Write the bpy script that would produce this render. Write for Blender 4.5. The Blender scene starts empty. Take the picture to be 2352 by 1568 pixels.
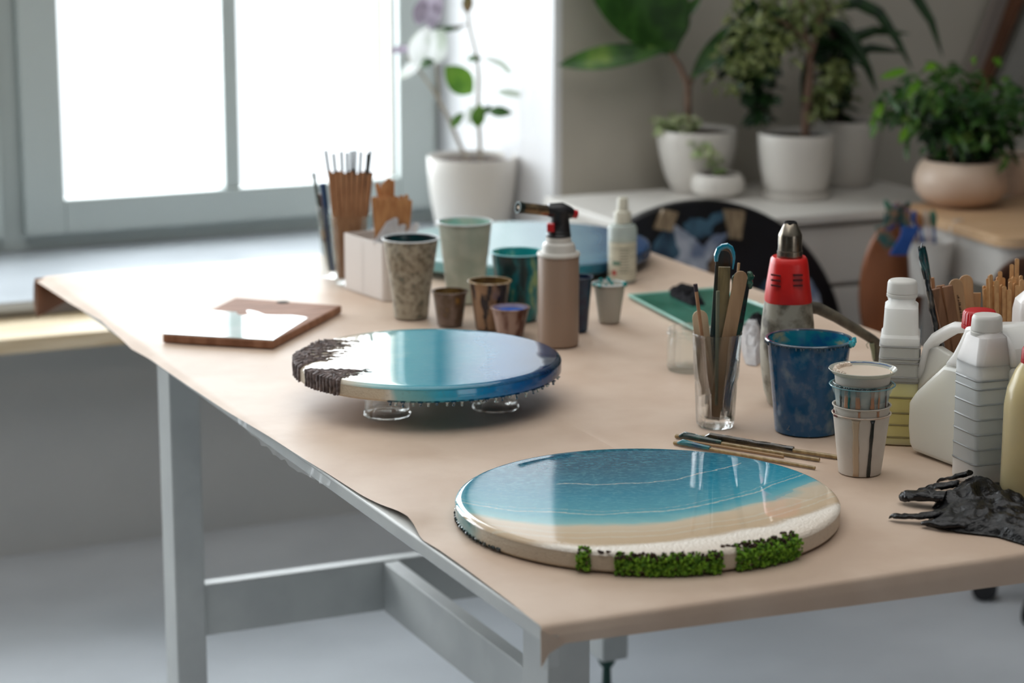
import bpy, math, random
from math import sin, cos, pi, radians, atan2, sqrt, hypot
from mathutils import Vector as V, noise as mnoise
random.seed(7)
SC = bpy.context.scene
COL = SC.collection
# ------------------------------------------------------------------ camera
F_PX, CX, CY = 5553.0, 1176.0, 784.0
PITCH, YAW = radians(12.4), radians(24.449)
CAM = V((-1.0408, -2.2176, 1.600))
FW = V((-sin(-YAW) * 1.0 * cos(PITCH), cos(YAW) * cos(PITCH), -sin(PITCH)))
RT = V((cos(YAW), -sin(YAW), 0.0))
UP = RT.cross(FW)
DH = V((FW.x, FW.y, 0)).normalized()
PHI = -YAW
cam = bpy.data.cameras.new('camera')
cam.sensor_width = 36.0
cam.lens = F_PX / 2352 * 36
cam.clip_start = 0.05
cam.dof.use_dof = True
cam.dof.focus_distance = 3.15
cam.dof.aperture_fstop = 3.8
camo = bpy.data.objects.new('camera', cam)
COL.objects.link(camo)
camo.location = CAM
camo.rotation_euler = (pi / 2 - PITCH, 0, -YAW)
SC.camera = camo
# ------------------------------------------------------------------ world, lights, exposure
SC.view_settings.view_transform = 'Standard'
SC.view_settings.look = 'None'
SC.view_settings.gamma = 1.0
SC.view_settings.use_curve_mapping = False
SC.view_settings.exposure = 0.38
SC.cycles.max_bounces = 10
SC.cycles.diffuse_bounces = 4
SC.cycles.glossy_bounces = 4
SC.cycles.transmission_bounces = 10
SC.cycles.transparent_max_bounces = 16
SC.cycles.sample_clamp_indirect = 4.0
SC.cycles.caustics_refractive = False
SC.cycles.caustics_reflective = False
wd = bpy.data.worlds.new('sky')
SC.world = wd
wd.use_nodes = True
wd.node_tree.nodes['Background'].inputs[0].default_value = (0.96, 0.985, 1.0, 1)
wd.node_tree.nodes['Background'].inputs[1].default_value = 1.5


def area(name, loc, rot, sx, sy, power, color):
    l = bpy.data.lights.new(name, 'AREA')
    l.shape = 'RECTANGLE'
    l.size, l.size_y, l.energy, l.color = sx, sy, power, color
    o = bpy.data.objects.new(name, l)
    COL.objects.link(o)
    o.location, o.rotation_euler = loc, rot
    return o


# overcast daylight outside the big window (faces into the room)
area('daylight_window', (-0.6, 3.95, 1.95), (radians(-90), 0, 0), 4.8, 2.8, 225, (0.985, 0.99, 1.0))
# added soft fill above the table, not a real ceiling fixture
area('added_top_fill', (0.2, 0.7, 2.93), (0, 0, 0), 2.8, 2.6, 25, (1.0, 0.985, 0.96))
# added weak fill from behind the camera, no known window there
area('added_front_fill', (1.5, -6.15, 1.6), (radians(90), 0, 0), 2.0, 1.6, 3, (1.0, 0.97, 0.93))


# ------------------------------------------------------------------ projection helpers
def ray(px, py):
    return FW + RT * ((px - CX) / F_PX) - UP * ((py - CY) / F_PX)


def at(px, py, z):
    r = ray(px, py)
    return CAM + r * ((z - CAM.z) / r.z)


def W(px, py, P, off=0.0):
    """point of the pixel on the upright plane through P that faces the camera, pushed back by off"""
    r = ray(px, py)
    t = ((P - CAM).dot(DH) + off) / r.dot(DH)
    return CAM + r * t


def aty(px, py, y):
    r = ray(px, py)
    return CAM + r * ((y - CAM.y) / r.y)


def mpp(P):
    return (P - CAM).dot(FW) / F_PX


TZ = 0.7525   # paper surface
# ------------------------------------------------------------------ materials


def lin(c):
    return tuple(((x / 12.92) if x <= 0.04045 else ((x + 0.055) / 1.055) ** 2.4) for x in c)


def rgb(r, g, b):
    return lin((r / 255, g / 255, b / 255)) + (1.0,)


MATS = {}


def new_mat(name):
    m = bpy.data.materials.new(name)
    m.use_nodes = True
    nt = m.node_tree
    return m, nt, nt.nodes['Principled BSDF']


def mat(name, c1, c2=None, scale=8.0, rough=0.5, metal=0.0, trans=0.0, coat=0.0, bump=0.0, bscale=None, stretch=(1, 1, 1),
        lo=0.4, hi=0.6, sss=0.0, ior=1.5, c3=None, detail=4.0, spec=0.5, rough2=None, dist=0.0):
    if name in MATS:
        return MATS[name]
    m, nt, b = new_mat(name)
    b.inputs['Base Color'].default_value = c1
    b.inputs['Roughness'].default_value = rough
    b.inputs['Metallic'].default_value = metal
    b.inputs['Transmission Weight'].default_value = trans
    b.inputs['Coat Weight'].default_value = coat
    b.inputs['Coat Roughness'].default_value = 0.03
    b.inputs['IOR'].default_value = ior
    b.inputs['Specular IOR Level'].default_value = spec
    if sss:
        b.inputs['Subsurface Weight'].default_value = sss
        b.inputs['Subsurface Radius'].default_value = (0.02, 0.02, 0.02)
        b.inputs['Subsurface Scale'].default_value = 1.0
    N, L = nt.nodes, nt.links
    tc = N.new('ShaderNodeTexCoord')
    mp = N.new('ShaderNodeMapping')
    mp.inputs['Scale'].default_value = stretch
    L.new(tc.outputs['Object'], mp.inputs[0])
    if c2:
        t = N.new('ShaderNodeTexNoise')
        t.inputs['Scale'].default_value = scale
        t.inputs['Detail'].default_value = detail
        t.inputs['Distortion'].default_value = dist
        L.new(mp.outputs[0], t.inputs['Vector'])
        r = N.new('ShaderNodeValToRGB')
        r.color_ramp.elements[0].position = lo
        r.color_ramp.elements[0].color = c1
        r.color_ramp.elements[1].position = hi
        r.color_ramp.elements[1].color = c2
        if c3:
            e = r.color_ramp.elements.new(min(0.99, hi + (hi - lo) * 0.6))
            e.color = c3
        L.new(t.outputs[0], r.inputs[0])
        L.new(r.outputs[0], b.inputs['Base Color'])
        if rough2 is not None:
            mr = N.new('ShaderNodeMapRange')
            mr.inputs[1].default_value, mr.inputs[2].default_value = lo, hi
            mr.inputs[3].default_value, mr.inputs[4].default_value = rough, rough2
            L.new(t.outputs[0], mr.inputs[0])
            L.new(mr.outputs[0], b.inputs['Roughness'])
    if bump:
        t2 = N.new('ShaderNodeTexNoise')
        t2.inputs['Scale'].default_value = bscale or scale * 3
        t2.inputs['Detail'].default_value = 5
        L.new(mp.outputs[0], t2.inputs['Vector'])
        bn = N.new('ShaderNodeBump')
        bn.inputs['Strength'].default_value = bump
        bn.inputs['Distance'].default_value = 0.004
        L.new(t2.outputs[0], bn.inputs['Height'])
        L.new(bn.outputs[0], b.inputs['Normal'])
    MATS[name] = m
    return m


def glass_mat(name, color=(1, 1, 1, 1), rough=0.0, clear=0.4, ior=1.46):
    if name in MATS:
        return MATS[name]
    m, nt, b = new_mat(name)
    N, L = nt.nodes, nt.links
    b.inputs['Base Color'].default_value = color
    b.inputs['Transmission Weight'].default_value = 1.0
    b.inputs['Roughness'].default_value = rough
    b.inputs['IOR'].default_value = ior
    tr = N.new('ShaderNodeBsdfTransparent')
    tr.inputs[0].default_value = color
    mx = N.new('ShaderNodeMixShader')
    mx.inputs[0].default_value = clear
    L.new(b.outputs[0], mx.inputs[1])
    L.new(tr.outputs[0], mx.inputs[2])
    L.new(mx.outputs[0], N['Material Output'].inputs[0])
    MATS[name] = m
    return m


def film_mat(name, color, opac, rough=0.15, c2=None, scale=60, lo=.4, hi=.6, stretch=(1, 1, 1)):
    """thin stained plastic: part see-through, part opaque glossy"""
    if name in MATS:
        return MATS[name]
    m, nt, b = new_mat(name)
    N, L = nt.nodes, nt.links
    b.inputs['Base Color'].default_value = color
    b.inputs['Roughness'].default_value = rough
    if c2:
        tc = N.new('ShaderNodeTexCoord')
        mp = N.new('ShaderNodeMapping')
        mp.inputs['Scale'].default_value = stretch
        L.new(tc.outputs['Object'], mp.inputs[0])
        t = N.new('ShaderNodeTexNoise')
        t.inputs['Scale'].default_value = scale
        t.inputs['Detail'].default_value = 6
        L.new(mp.outputs[0], t.inputs['Vector'])
        r = N.new('ShaderNodeValToRGB')
        r.color_ramp.elements[0].position, r.color_ramp.elements[0].color = lo, color
        r.color_ramp.elements[1].position, r.color_ramp.elements[1].color = hi, c2
        L.new(t.outputs[0], r.inputs[0])
        L.new(r.outputs[0], b.inputs['Base Color'])
    tr = N.new('ShaderNodeBsdfTransparent')
    tr.inputs[0].default_value = color if not c2 else (1, 1, 1, 1)
    mx = N.new('ShaderNodeMixShader')
    mx.inputs[0].default_value = opac
    L.new(tr.outputs[0], mx.inputs[1])
    L.new(b.outputs[0], mx.inputs[2])
    L.new(mx.outputs[0], N['Material Output'].inputs[0])
    MATS[name] = m
    return m


def translucent(m, f=.4):
    nt = m.node_tree
    N, L = nt.nodes, nt.links
    b = N['Principled BSDF']
    t = N.new('ShaderNodeBsdfTranslucent')
    lk = b.inputs['Base Color'].links
    if lk:
        L.new(lk[0].from_socket, t.inputs[0])
    else:
        t.inputs[0].default_value = b.inputs['Base Color'].default_value
    mx = N.new('ShaderNodeMixShader')
    mx.inputs[0].default_value = f
    L.new(b.outputs[0], mx.inputs[1])
    L.new(t.outputs[0], mx.inputs[2])
    L.new(mx.outputs[0], N['Material Output'].inputs[0])
    return m


# ------------------------------------------------------------------ mesh builder
class B:
    def __init__(s):
        s.v, s.f = [], []

    def add(s, vs, fs):
        o = len(s.v)
        s.v += [tuple(x) for x in vs]
        s.f += [tuple(i + o for i in f) for f in fs]
        return s

    def box(s, a, b):
        x0, y0, z0 = a
        x1, y1, z1 = b
        return s.add([(x0, y0, z0), (x1, y0, z0), (x1, y1, z0), (x0, y1, z0), (x0, y0, z1), (x1, y0, z1), (x1, y1, z1), (x0, y1, z1)],
                     [(0, 3, 2, 1), (4, 5, 6, 7), (0, 1, 5, 4), (1, 2, 6, 5), (2, 3, 7, 6), (3, 0, 4, 7)])

    def rings(s, rings, closed=True, cap0=True, cap1=True):
        n = len(rings[0])
        o = len(s.v)
        for r in rings:
            s.v += [tuple(p) for p in r]
        for i in range(len(rings) - 1):
            for j in range(n if closed else n - 1):
                k = (j + 1) % n
                s.f.append((o + i * n + j, o + i * n + k, o + (i + 1) * n + k, o + (i + 1) * n + j))
        if closed and cap0:
            s.f.append(tuple(o + j for j in reversed(range(n))))
        if closed and cap1:
            q = o + (len(rings) - 1) * n
            s.f.append(tuple(q + j for j in range(n)))
        return s

    def lathe(s, prof, c=(0, 0, 0), seg=48, fn=None, cap0=True, cap1=True):
        rs = []
        for (r, z) in prof:
            ring = []
            for j in range(seg):
                a = 2 * pi * j / seg
                rr = max(r, 1e-5) * (fn(a, z) if fn else 1.0)
                ring.append((c[0] + rr * cos(a), c[1] + rr * sin(a), c[2] + z))
            rs.append(ring)
        return s.rings(rs, cap0=cap0, cap1=cap1)

    def tube(s, pts, r, seg=10, flat=1.0, up=None, caps=True):
        pts = [V(p) for p in pts]
        n = len(pts)
        rs = []
        rad = r if isinstance(r, (list, tuple)) else [r] * n
        pu = None
        for i, p in enumerate(pts):
            t = (pts[min(i + 1, n - 1)] - pts[max(i - 1, 0)]).normalized()
            if up is not None:
                u = V(up)
            elif pu is not None:
                u = pu
            else:
                u = V((0, 0, 1)) if abs(t.z) < 0.9 else V((1, 0, 0))
            sd = t.cross(u).normalized()
            u2 = sd.cross(t).normalized()
            pu = u2
            rs.append([p + sd * (rad[i] * cos(2 * pi * j / seg)) + u2 * (rad[i] * flat * sin(2 * pi * j / seg)) for j in range(seg)])
        return s.rings(rs, cap0=caps, cap1=caps)

    def prism(s, poly, d):
        """polygon of 3D points extruded by vector d"""
        n = len(poly)
        o = len(s.v)
        d = V(d)
        s.v += [tuple(V(p)) for p in poly] + [tuple(V(p) + d) for p in poly]
        s.f.append(tuple(o + i for i in range(n)))
        s.f.append(tuple(o + n + i for i in reversed(range(n))))
        for i in range(n):
            j = (i + 1) % n
            s.f.append((o + i, o + n + i, o + n + j, o + j))
        return s

    def blob(s, c, r, jit=0.25, seg=6, sq=(1, 1, 1)):
        vs, fs = [], []
        rows = 4
        vs.append((c[0], c[1], c[2] - r * sq[2]))
        for i in range(1, rows):
            th = pi * i / rows
            for j in range(seg):
                a = 2 * pi * j / seg
                q = r * (1 + random.uniform(-jit, jit))
                vs.append((c[0] + q * sq[0] * sin(th) * cos(a), c[1] + q * sq[1] * sin(th) * sin(a), c[2] - q * sq[2] * cos(th)))
        vs.append((c[0], c[1], c[2] + r * sq[2]))
        for j in range(seg):
            k = (j + 1) % seg
            fs.append((0, 1 + k, 1 + j))
            for i in range(rows - 2):
                fs.append((1 + i * seg + j, 1 + i * seg + k, 1 + (i + 1) * seg + k, 1 + (i + 1) * seg + j))
            fs.append((1 + (rows - 2) * seg + j, 1 + (rows - 2) * seg + k, len(vs) - 1))
        return s.add(vs, fs)


def arc(p0, p1, n=6, bulge=0.0):
    p0, p1 = V(p0), V(p1)
    m = []
    for i in range(n + 1):
        t = i / n
        p = p0.lerp(p1, t)
        p.z += bulge * 4 * t * (1 - t)
        m.append(p)
    return m


def root_of(o):
    while o.parent:
        o = o.parent
    return o


def link(name, b, m, parent=None, smooth=True, world=True, bevel=0.0, angle=35):
    """one mesh object; vertices are given in world space (moved under the thing's empty)"""
    vs = b.v
    if parent is not None and world:
        L = root_of(parent).location
        vs = [(v[0] - L.x, v[1] - L.y, v[2] - L.z) for v in vs]
    me = bpy.data.meshes.new(name)
    me.from_pydata(vs, [], b.f)
    me.update()
    if m:
        me.materials.append(m)
    o = bpy.data.objects.new(name, me)
    COL.objects.link(o)
    if parent is not None:
        o.parent = parent
    if smooth:
        me.polygons.foreach_set('use_smooth', [True] * len(me.polygons))
        try:
            me.set_sharp_from_angle(angle=radians(angle))
        except Exception:
            pass
    if bevel:
        bv = o.modifiers.new('bevel', 'BEVEL')
        bv.width = bevel
        bv.segments = 3
        bv.limit_method = 'ANGLE'
        bv.angle_limit = radians(40)
        if smooth:
            bv.harden_normals = False
    return o


def recalc(o):
    import bmesh
    bm = bmesh.new()
    bm.from_mesh(o.data)
    bmesh.ops.recalc_face_normals(bm, faces=bm.faces)
    bm.to_mesh(o.data)
    bm.free()
    return o


def tag(o, label, cat, group=None, kind=None):
    o['label'] = label
    o['category'] = cat
    if group:
        o['group'] = group
    if kind:
        o['kind'] = kind
    return o


def thing(name, loc, label, cat, group=None, rot=0.0):
    e = bpy.data.objects.new(name, None)
    e.empty_display_size = 0.05
    COL.objects.link(e)
    e.location = loc
    e.rotation_euler = (0, 0, rot)
    return tag(e, label, cat, group)


def struct(name, b, m, parent=None, bevel=0.0, smooth=False):
    o = link(name, b, m, parent, smooth=smooth, bevel=bevel)
    if parent is None:
        o['kind'] = 'structure'
    return o


def wall_up(b, m, name):
    return struct(name, b, m)


# ------------------------------------------------------------------ shared materials
M_wall = mat('grey_wall_paint', rgb(186, 180, 168), rgb(180, 174, 162), 3, rough=0.8, bump=0.05, bscale=90)
M_white_wall = mat('white_wall_paint', rgb(204, 204, 202), rgb(198, 199, 198), 3, rough=0.75, bump=0.05, bscale=90)
M_frame = mat('window_frame_paint', rgb(176, 184, 181), rough=0.35)
M_sill = mat('window_sill_paint', rgb(188, 194, 200), rgb(182, 188, 194), 5, rough=0.3)
M_floor = mat('painted_floor', rgb(204, 209, 215), rgb(194, 199, 205), 2.5, rough=0.42, bump=0.04, bscale=30)
M_wood_pale = mat('pale_wood', rgb(226, 208, 178), rgb(210, 188, 152), 6, rough=0.5, stretch=(1, 8, 8))
M_tablewhite = mat('table_white_paint', rgb(205, 207, 204), rgb(198, 200, 198), 12, rough=0.4)
M_paper = mat('kraft_paper', rgb(208, 186, 167), rgb(198, 174, 154), 7, rough=0.5, bump=0.3, bscale=18, spec=0.32, detail=6)
M_plastic = mat('white_plastic', rgb(232, 232, 228), rough=0.35)
M_black = mat('black_plastic', rgb(24, 24, 27), rough=0.38)
M_pot = mat('matte_white_pot', rgb(208, 203, 196), rough=0.45)
M_soil = mat('soil', rgb(72, 52, 40), rgb(40, 30, 24), 60, rough=0.95, bump=0.6)
M_glass = glass_mat('clear_glass', (0.985, 0.995, 0.99, 1), clear=.5)
M_stick = mat('stick_wood', rgb(206, 165, 120), rgb(190, 146, 102), 30, rough=0.6, stretch=(6, 6, 1))
M_stick2 = mat('stick_wood_tan', rgb(178, 132, 96), rgb(158, 112, 78), 30, rough=0.6, stretch=(6, 6, 1))

# ------------------------------------------------------------------ room shell
H = 2.95
M_ceil = mat('ceiling_paint', rgb(214, 212, 208), rough=0.8)
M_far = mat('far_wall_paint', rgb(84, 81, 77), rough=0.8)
struct('floor', B().box((-6.6, -6.0, -0.1), (6.0, 4.0, 0.0)), M_floor)
struct('ceiling', B().box((-6.6, -6.0, H), (6.0, 4.0, H + 0.1)), M_ceil)
XR, YW, YG = 1.376, 2.865, 3.40
struct('wall_under_window', B().box((-6.6, YW, 0), (XR, 4.0, 0.548)), M_white_wall)
struct('wall_back', B().box((XR, YW, 0), (6.0, 4.0, H)), M_wall)
# reveal (white side of the window recess), slightly splayed
rv = B()
rv.add([(XR, YW - 0.001, 0.572), (1.318, YG + 0.03, 0.572), (XR + 0.02, YG + 0.03, 0.572), (XR + 0.02, YW - 0.001, 0.572),
        (XR, YW - 0.001, H), (1.318, YG + 0.03, H), (XR + 0.02, YG + 0.03, H), (XR + 0.02, YW - 0.001, H)],
       [(0, 3, 2, 1), (4, 5, 6, 7), (0, 1, 5, 4), (1, 2, 6, 5), (2, 3, 7, 6), (3, 0, 4, 7)])
struct('trim_1', rv, mat('reveal_white', rgb(226, 226, 228), rough=0.7))
struct('wall_over_window', B().box((-6.6, YW, 2.62), (XR, 4.0, H)), M_white_wall)
struct('wall_left_of_window', B().box((-6.6, YW, 0.5), (-2.6, 4.0, H)), M_white_wall)
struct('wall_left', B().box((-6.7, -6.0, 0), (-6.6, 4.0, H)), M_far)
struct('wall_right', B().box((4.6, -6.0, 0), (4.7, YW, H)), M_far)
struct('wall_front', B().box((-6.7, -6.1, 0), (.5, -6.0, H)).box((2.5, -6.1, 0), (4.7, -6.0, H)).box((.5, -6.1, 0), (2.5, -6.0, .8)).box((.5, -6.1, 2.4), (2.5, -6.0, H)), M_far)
struct('trim_2', B().box((-6.6, YW - 0.025, 0.55), (XR + 0.02, YG + 0.05, 0.572)), M_sill, bevel=0.004)
struct('trim_3', B().box((-6.6, YW - 0.225, 0.502), (XR - 0.02, YW, 0.535)), M_wood_pale, bevel=0.004)

# window: fixed frame, two casements with muntins
w = bpy.data.objects.new('window_1', None)
COL.objects.link(w)
w['kind'] = 'structure'
w.location = (0, YG, 0.572)


def fr(name, x0, x1, z0, z1, y0, y1, m=M_frame, bev=0.004):
    return link(name, B().box((x0, y0, z0), (x1, y1, z1)), m, w, smooth=False, bevel=bev)


ZT = 2.62
for (x0, x1) in ((1.292, 1.335), (0.196, 0.262), (-0.93, -0.87), (-2.57, -2.50)):
    fr('frame_post', x0, x1, 0.572, ZT, YG + 0.035, YG + 0.10)
fr('frame_rail', -2.6, 1.33, 0.572, 0.632, YG + 0.038, YG + 0.097)
fr('frame_rail', -2.6, 1.33, ZT - 0.05, ZT, YG + 0.038, YG + 0.097)
M_pane = film_mat('window_glass', (0.96, 0.985, 1, 1), 0.03, 0.02)
M_seal = mat('dark_seal', rgb(70, 74, 72), rough=0.7)
for (x0, x1, mun) in ((0.249, 1.300, 0.766), (-0.875, 0.198, -0.34), (-2.52, -0.92, -1.7)):
    s0 = link('sash', B().box((x0, YG, 0.612), (x0 + 0.097, YG + 0.06, ZT - 0.04)).box((x1 - 0.097, YG, 0.612), (x1, YG + 0.06, ZT - 0.04))
              .box((x0 + 0.097, YG, 0.612), (x1 - 0.097, YG + 0.06, 0.694)).box((x0 + 0.097, YG, ZT - 0.12), (x1 - 0.097, YG + 0.06, ZT - 0.04)),
              M_frame, w, smooth=False, bevel=0.004)
    link('muntin', B().box((mun - 0.020, YG + 0.008, 0.694), (mun + 0.020, YG + 0.055, ZT - 0.12)), M_frame, w, smooth=False, bevel=0.003)
    link('pane', B().box((x0 + 0.097, YG + 0.04, 0.694), (x1 - 0.097, YG + 0.044, ZT - 0.12)), M_pane, s0, smooth=False)
    link('seal', B().box((x0 + 0.097, YG + 0.03, 0.694), (x0 + 0.101, YG + 0.05, ZT - 0.12)).box((x1 - 0.101, YG + 0.03, 0.694), (x1 - 0.097, YG + 0.05, ZT - 0.12)),
         M_seal, s0, smooth=False)

# ------------------------------------------------------------------ worktable
t = thing('worktable', (0.55, 1.08, 0), 'long white worktable covered with brown kraft paper, on square white legs', 'table')
link('tabletop', B().box((0.004, 0.004, 0.730), (1.134, 2.162, 0.7495)), M_tablewhite, t, smooth=False, bevel=0.003)
for (x, y) in ((0.046, 0.075), (0.046, 1.535), (0.985, 0.075), (0.848, 1.535)):
    link('leg', B().box((x, y, 0.0 if x < .5 or y < 1 else 0.075), (x + 0.052, y + 0.07, 0.730)), M_tablewhite, t, smooth=False, bevel=0.003)
link('stretcher', B().box((0.098, 1.545, 0.232), (0.848, 1.575, 0.322)), M_tablewhite, t, smooth=False, bevel=0.002)
link('stretcher', B().box((0.098, 0.090, 0.232), (0.985, 0.120, 0.322)), M_tablewhite, t, smooth=False, bevel=0.002)
link('long_beam', B().box((0.424, 0.120, 0.230), (0.452, 1.545, 0.320)), M_tablewhite, t, smooth=False, bevel=0.002)
# adjustable foot with a green plastic housing
ft = link('levelling_foot', B().lathe([(0.0, 0), (0.026, 0), (0.024, 0.010), (0.009, 0.014), (0.008, 0.05), (0.013, 0.056), (0.017, 0.066), (0.013, 0.074), (0.012, 0.075), (0, 0.075)],
          (0.874, 1.57, 0), 20), mat('green_foot', rgb(18, 66, 58), rough=0.4), t)
ft['label'] = 'dark green adjustable foot'

# kraft paper : left sheet traced along its cut edge
EDGE = [(-0.023, 2.165), (-0.021, 2.103), (-0.018, 1.912), (-0.010, 1.744), (-0.023, 1.506), (-0.016, 1.419), (-0.014, 1.225), (-0.011, 1.048),
        (-0.004, 0.878), (-0.001, 0.737), (0.002, 0.669), (0.006, 0.545), (0.014, 0.466), (0.018, 0.419), (0.014, 0.387), (0.003, 0.338), (0.006, 0.294),
        (0.006, 0.222), (0.003, 0.083), (0.0, 0.023), (-0.002, -0.3)]


def edge_x(y):
    for (x0, y0), (x1, y1) in zip(EDGE, EDGE[1:]):
        if y <= y0 and y >= y1:
            return x0 + (x1 - x0) * (y0 - y) / (y0 - y1)
    return EDGE[0][0] if y > 2 else EDGE[-1][0]


def paper_sheet(name, xl, xr, zoff, label, seed, front=0.030, backdrop=0.07, nx=70):
    prof = []
    # back drape (hangs behind), flat, rounded front edge, front drape
    for k in range(6):
        prof.append((2.169 + 0.012 * sin(k / 5 * 2.2) * (5 - k) / 5 + 0.003, TZ - backdrop + k * backdrop / 6.5, -1 if k < 5 else 0))
    n = 150
    for k in range(n + 1):
        y = 2.165 - (2.165 - 0.002) * k / n
        prof.append((y, TZ, 1))
    for k in range(1, 5):
        a = k / 4 * pi / 2
        prof.append((0.002 - 0.008 * sin(a), TZ - 0.008 * (1 - cos(a)), 0))
    for k in range(1, 6):
        prof.append((-0.0065 - 0.0006 * k, TZ - 0.008, -2 - k / 5))
    rings = []
    for (y, z, kf) in prof:
        row = []
        a = xl(y) if callable(xl) else xl
        for i in range(nx + 1):
            u = i / nx
            u = u * u * 0.35 + u * 0.65
            x = a + (xr - a) * u
            zz, yy = z, y
            zo = zoff * max(0, min(1, (y - .15) / .2)) * max(0, min(1, (1.15 - y) / .2))
            if kf == 1:
                q = mnoise.noise((x * 3.1 + seed, y * 2.3, seed)) * 0.5 + mnoise.noise((x * 9 + seed, y * 7, seed)) * 0.2
                near = min(1, y / 0.12, (2.165 - y) / 0.1)
                zz = z + max(0, q) * 0.0008 * max(0, near) + zo
                # the lifted wave near the front disc at the cut edge
                if x < 0.12:
                    zz += 0.006 * math.exp(-((y - 0.43) / 0.05) ** 2) * math.exp(-((x - 0.0) / 0.05) ** 2)
                    zz += 0.003 * math.exp(-((y - 1.55) / 0.12) ** 2) * math.exp(-((x + 0.02) / 0.05) ** 2)
                if x < 0:
                    zz += x * 0.25
            elif kf < -1.5:
                zz = z - (0.0125 + 0.022 * x) * (-2 - kf)
                yy = y - abs(mnoise.noise((x * 5, 3.3, seed))) * 0.003
            elif kf == -1:
                yy = y + abs(mnoise.noise((x * 6, 1.3, seed))) * 0.01
                zz = z
            if kf <= 0:
                zz += zo
            if i == 0 and zoff:
                zz -= zo
            row.append((x, yy - (zo if kf < -1.5 else 0), zz))
        rings.append(row)
    b = B().rings(rings, closed=False)
    o = link(name, b, M_paper, None, smooth=True, angle=80)
    tag(o, label, 'paper')
    return o


paper_sheet('kraft_paper_sheet', edge_x, 0.402, 0.0, 'brown kraft paper sheet covering the left half of the worktable', 1.0)
paper_sheet('kraft_paper_sheet', lambda y: 0.402, 1.140, 0.0010, 'brown kraft paper sheet overlapping from the seam to the right side of the worktable', 1.0, front=0.030)
# curled-down far left corner and the folded flap at the front corner
cf = B()
rows = []
for i in range(9):
    u = i / 8
    rows.append([(-0.024 + 0.11 * u, 2.158 - 0.014 * sin(k / 6 * pi) * (1 - u), TZ - 0.001 - (0.075 - 0.05 * u) * k / 6) for k in range(7)])
cf.rings(rows, closed=False)
M_paper_unlit = mat('kraft_paper_unlit', rgb(158, 104, 70), rgb(140, 90, 60), 9, rough=0.7)  # unlit back of the paper: its shade is put into a darker brown
o = link('kraft_paper_corner', cf, M_paper_unlit)
sd = o.modifiers.new('thick', 'SOLIDIFY')
sd.thickness = 0.0004
tag(o, 'curled brown paper corner hanging at the far left corner of the worktable', 'paper')
fl = B()
p0, p1, p2, p3 = aty(1242, 1446, -0.012), aty(1300, 1476, -0.012), aty(1262, 1500, -0.014), aty(1243, 1534, -0.018)
fl.prism([p0, p1, p2, p3], (0, 0.0006, 0))
o = link('kraft_paper_flap', fl, M_paper, smooth=False)
tag(o, 'folded paper flap pointing down at the near corner of the worktable', 'paper')
# clear film creeping out under the paper on the left edge
M_film = film_mat('clear_film', (0.93, 0.94, 0.94, 1), 0.22, 0.12)
rows = []
for i in range(60):
    y = 1.02 - 0.38 * i / 59
    wv = 0.004 * mnoise.noise((y * 60, 0, 0)) + 0.002 * mnoise.noise((y * 160, 0, 4))
    dep = 0.005 + 0.013 * sin(pi * i / 59) ** 0.6 + 0.006 * mnoise.noise((y * 40, 2, 0))
    rows.append([(-0.0005 - 0.003 * k / 4 + (wv if k else 0) * k / 4, y, TZ - 0.004 - dep * k / 4) for k in range(5)])
o = link('plastic_film', B().rings(rows, closed=False), M_film)
tag(o, 'crumpled clear plastic film showing under the left paper edge', 'film')
rows = []
for i in range(20):
    a = i / 19
    rows.append([(-0.002 + 0.02 * a + 0.002 * mnoise.noise((a * 9, k, 1)), -0.009 + 0.02 * (1 - a) * 0 - 0.001 * k, TZ - 0.010 - 0.012 * k + 0.003 * mnoise.noise((a * 8, k * 2, 5))) for k in range(4)])
o = link('plastic_film', B().rings(rows, closed=False), M_film)
tag(o, 'small bit of clear film stuck at the near corner of the worktable', 'film')


# ------------------------------------------------------------------ resin discs
def node_math(nt, op, a, b=None, c=None):
    n = nt.nodes.new('ShaderNodeMath')
    n.operation = op
    for i, x in enumerate((a, b, c)):
        if x is None:
            continue
        if isinstance(x, (int, float)):
            n.inputs[i].default_value = x
        else:
            nt.links.new(x, n.inputs[i])
    return n.outputs[0]


def ramp(nt, fac, stops, interp='LINEAR'):
    r = nt.nodes.new('ShaderNodeValToRGB')
    r.color_ramp.interpolation = interp
    els = r.color_ramp.elements
    els[0].position, els[0].color = stops[0]
    els[1].position, els[1].color = stops[-1]
    for p, c in stops[1:-1]:
        e = els.new(p)
        e.color = c
    nt.links.new(fac, r.inputs[0])
    return r.outputs[0]


def mixc(nt, fac, a, b):
    n = nt.nodes.new('ShaderNodeMix')
    n.data_type = 'RGBA'
    for sock, x in ((n.inputs[0], fac), (n.inputs[6], a), (n.inputs[7], b)):
        if isinstance(x, (int, float, tuple)):
            sock.default_value = x
        else:
            nt.links.new(x, sock)
    return n.outputs[2]


def noise_n(nt, vec, scale, detail=3, dist=0.0):
    t = nt.nodes.new('ShaderNodeTexNoise')
    t.inputs['Scale'].default_value = scale
    t.inputs['Detail'].default_value = detail
    t.inputs['Distortion'].default_value = dist
    nt.links.new(vec, t.inputs['Vector'])
    return t.outputs[0]


def sep(nt):
    tc = nt.nodes.new('ShaderNodeTexCoord')
    s = nt.nodes.new('ShaderNodeSeparateXYZ')
    nt.links.new(tc.outputs['Object'], s.inputs[0])
    return tc.outputs['Object'], s.outputs[0], s.outputs[1], s.outputs[2]


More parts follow.
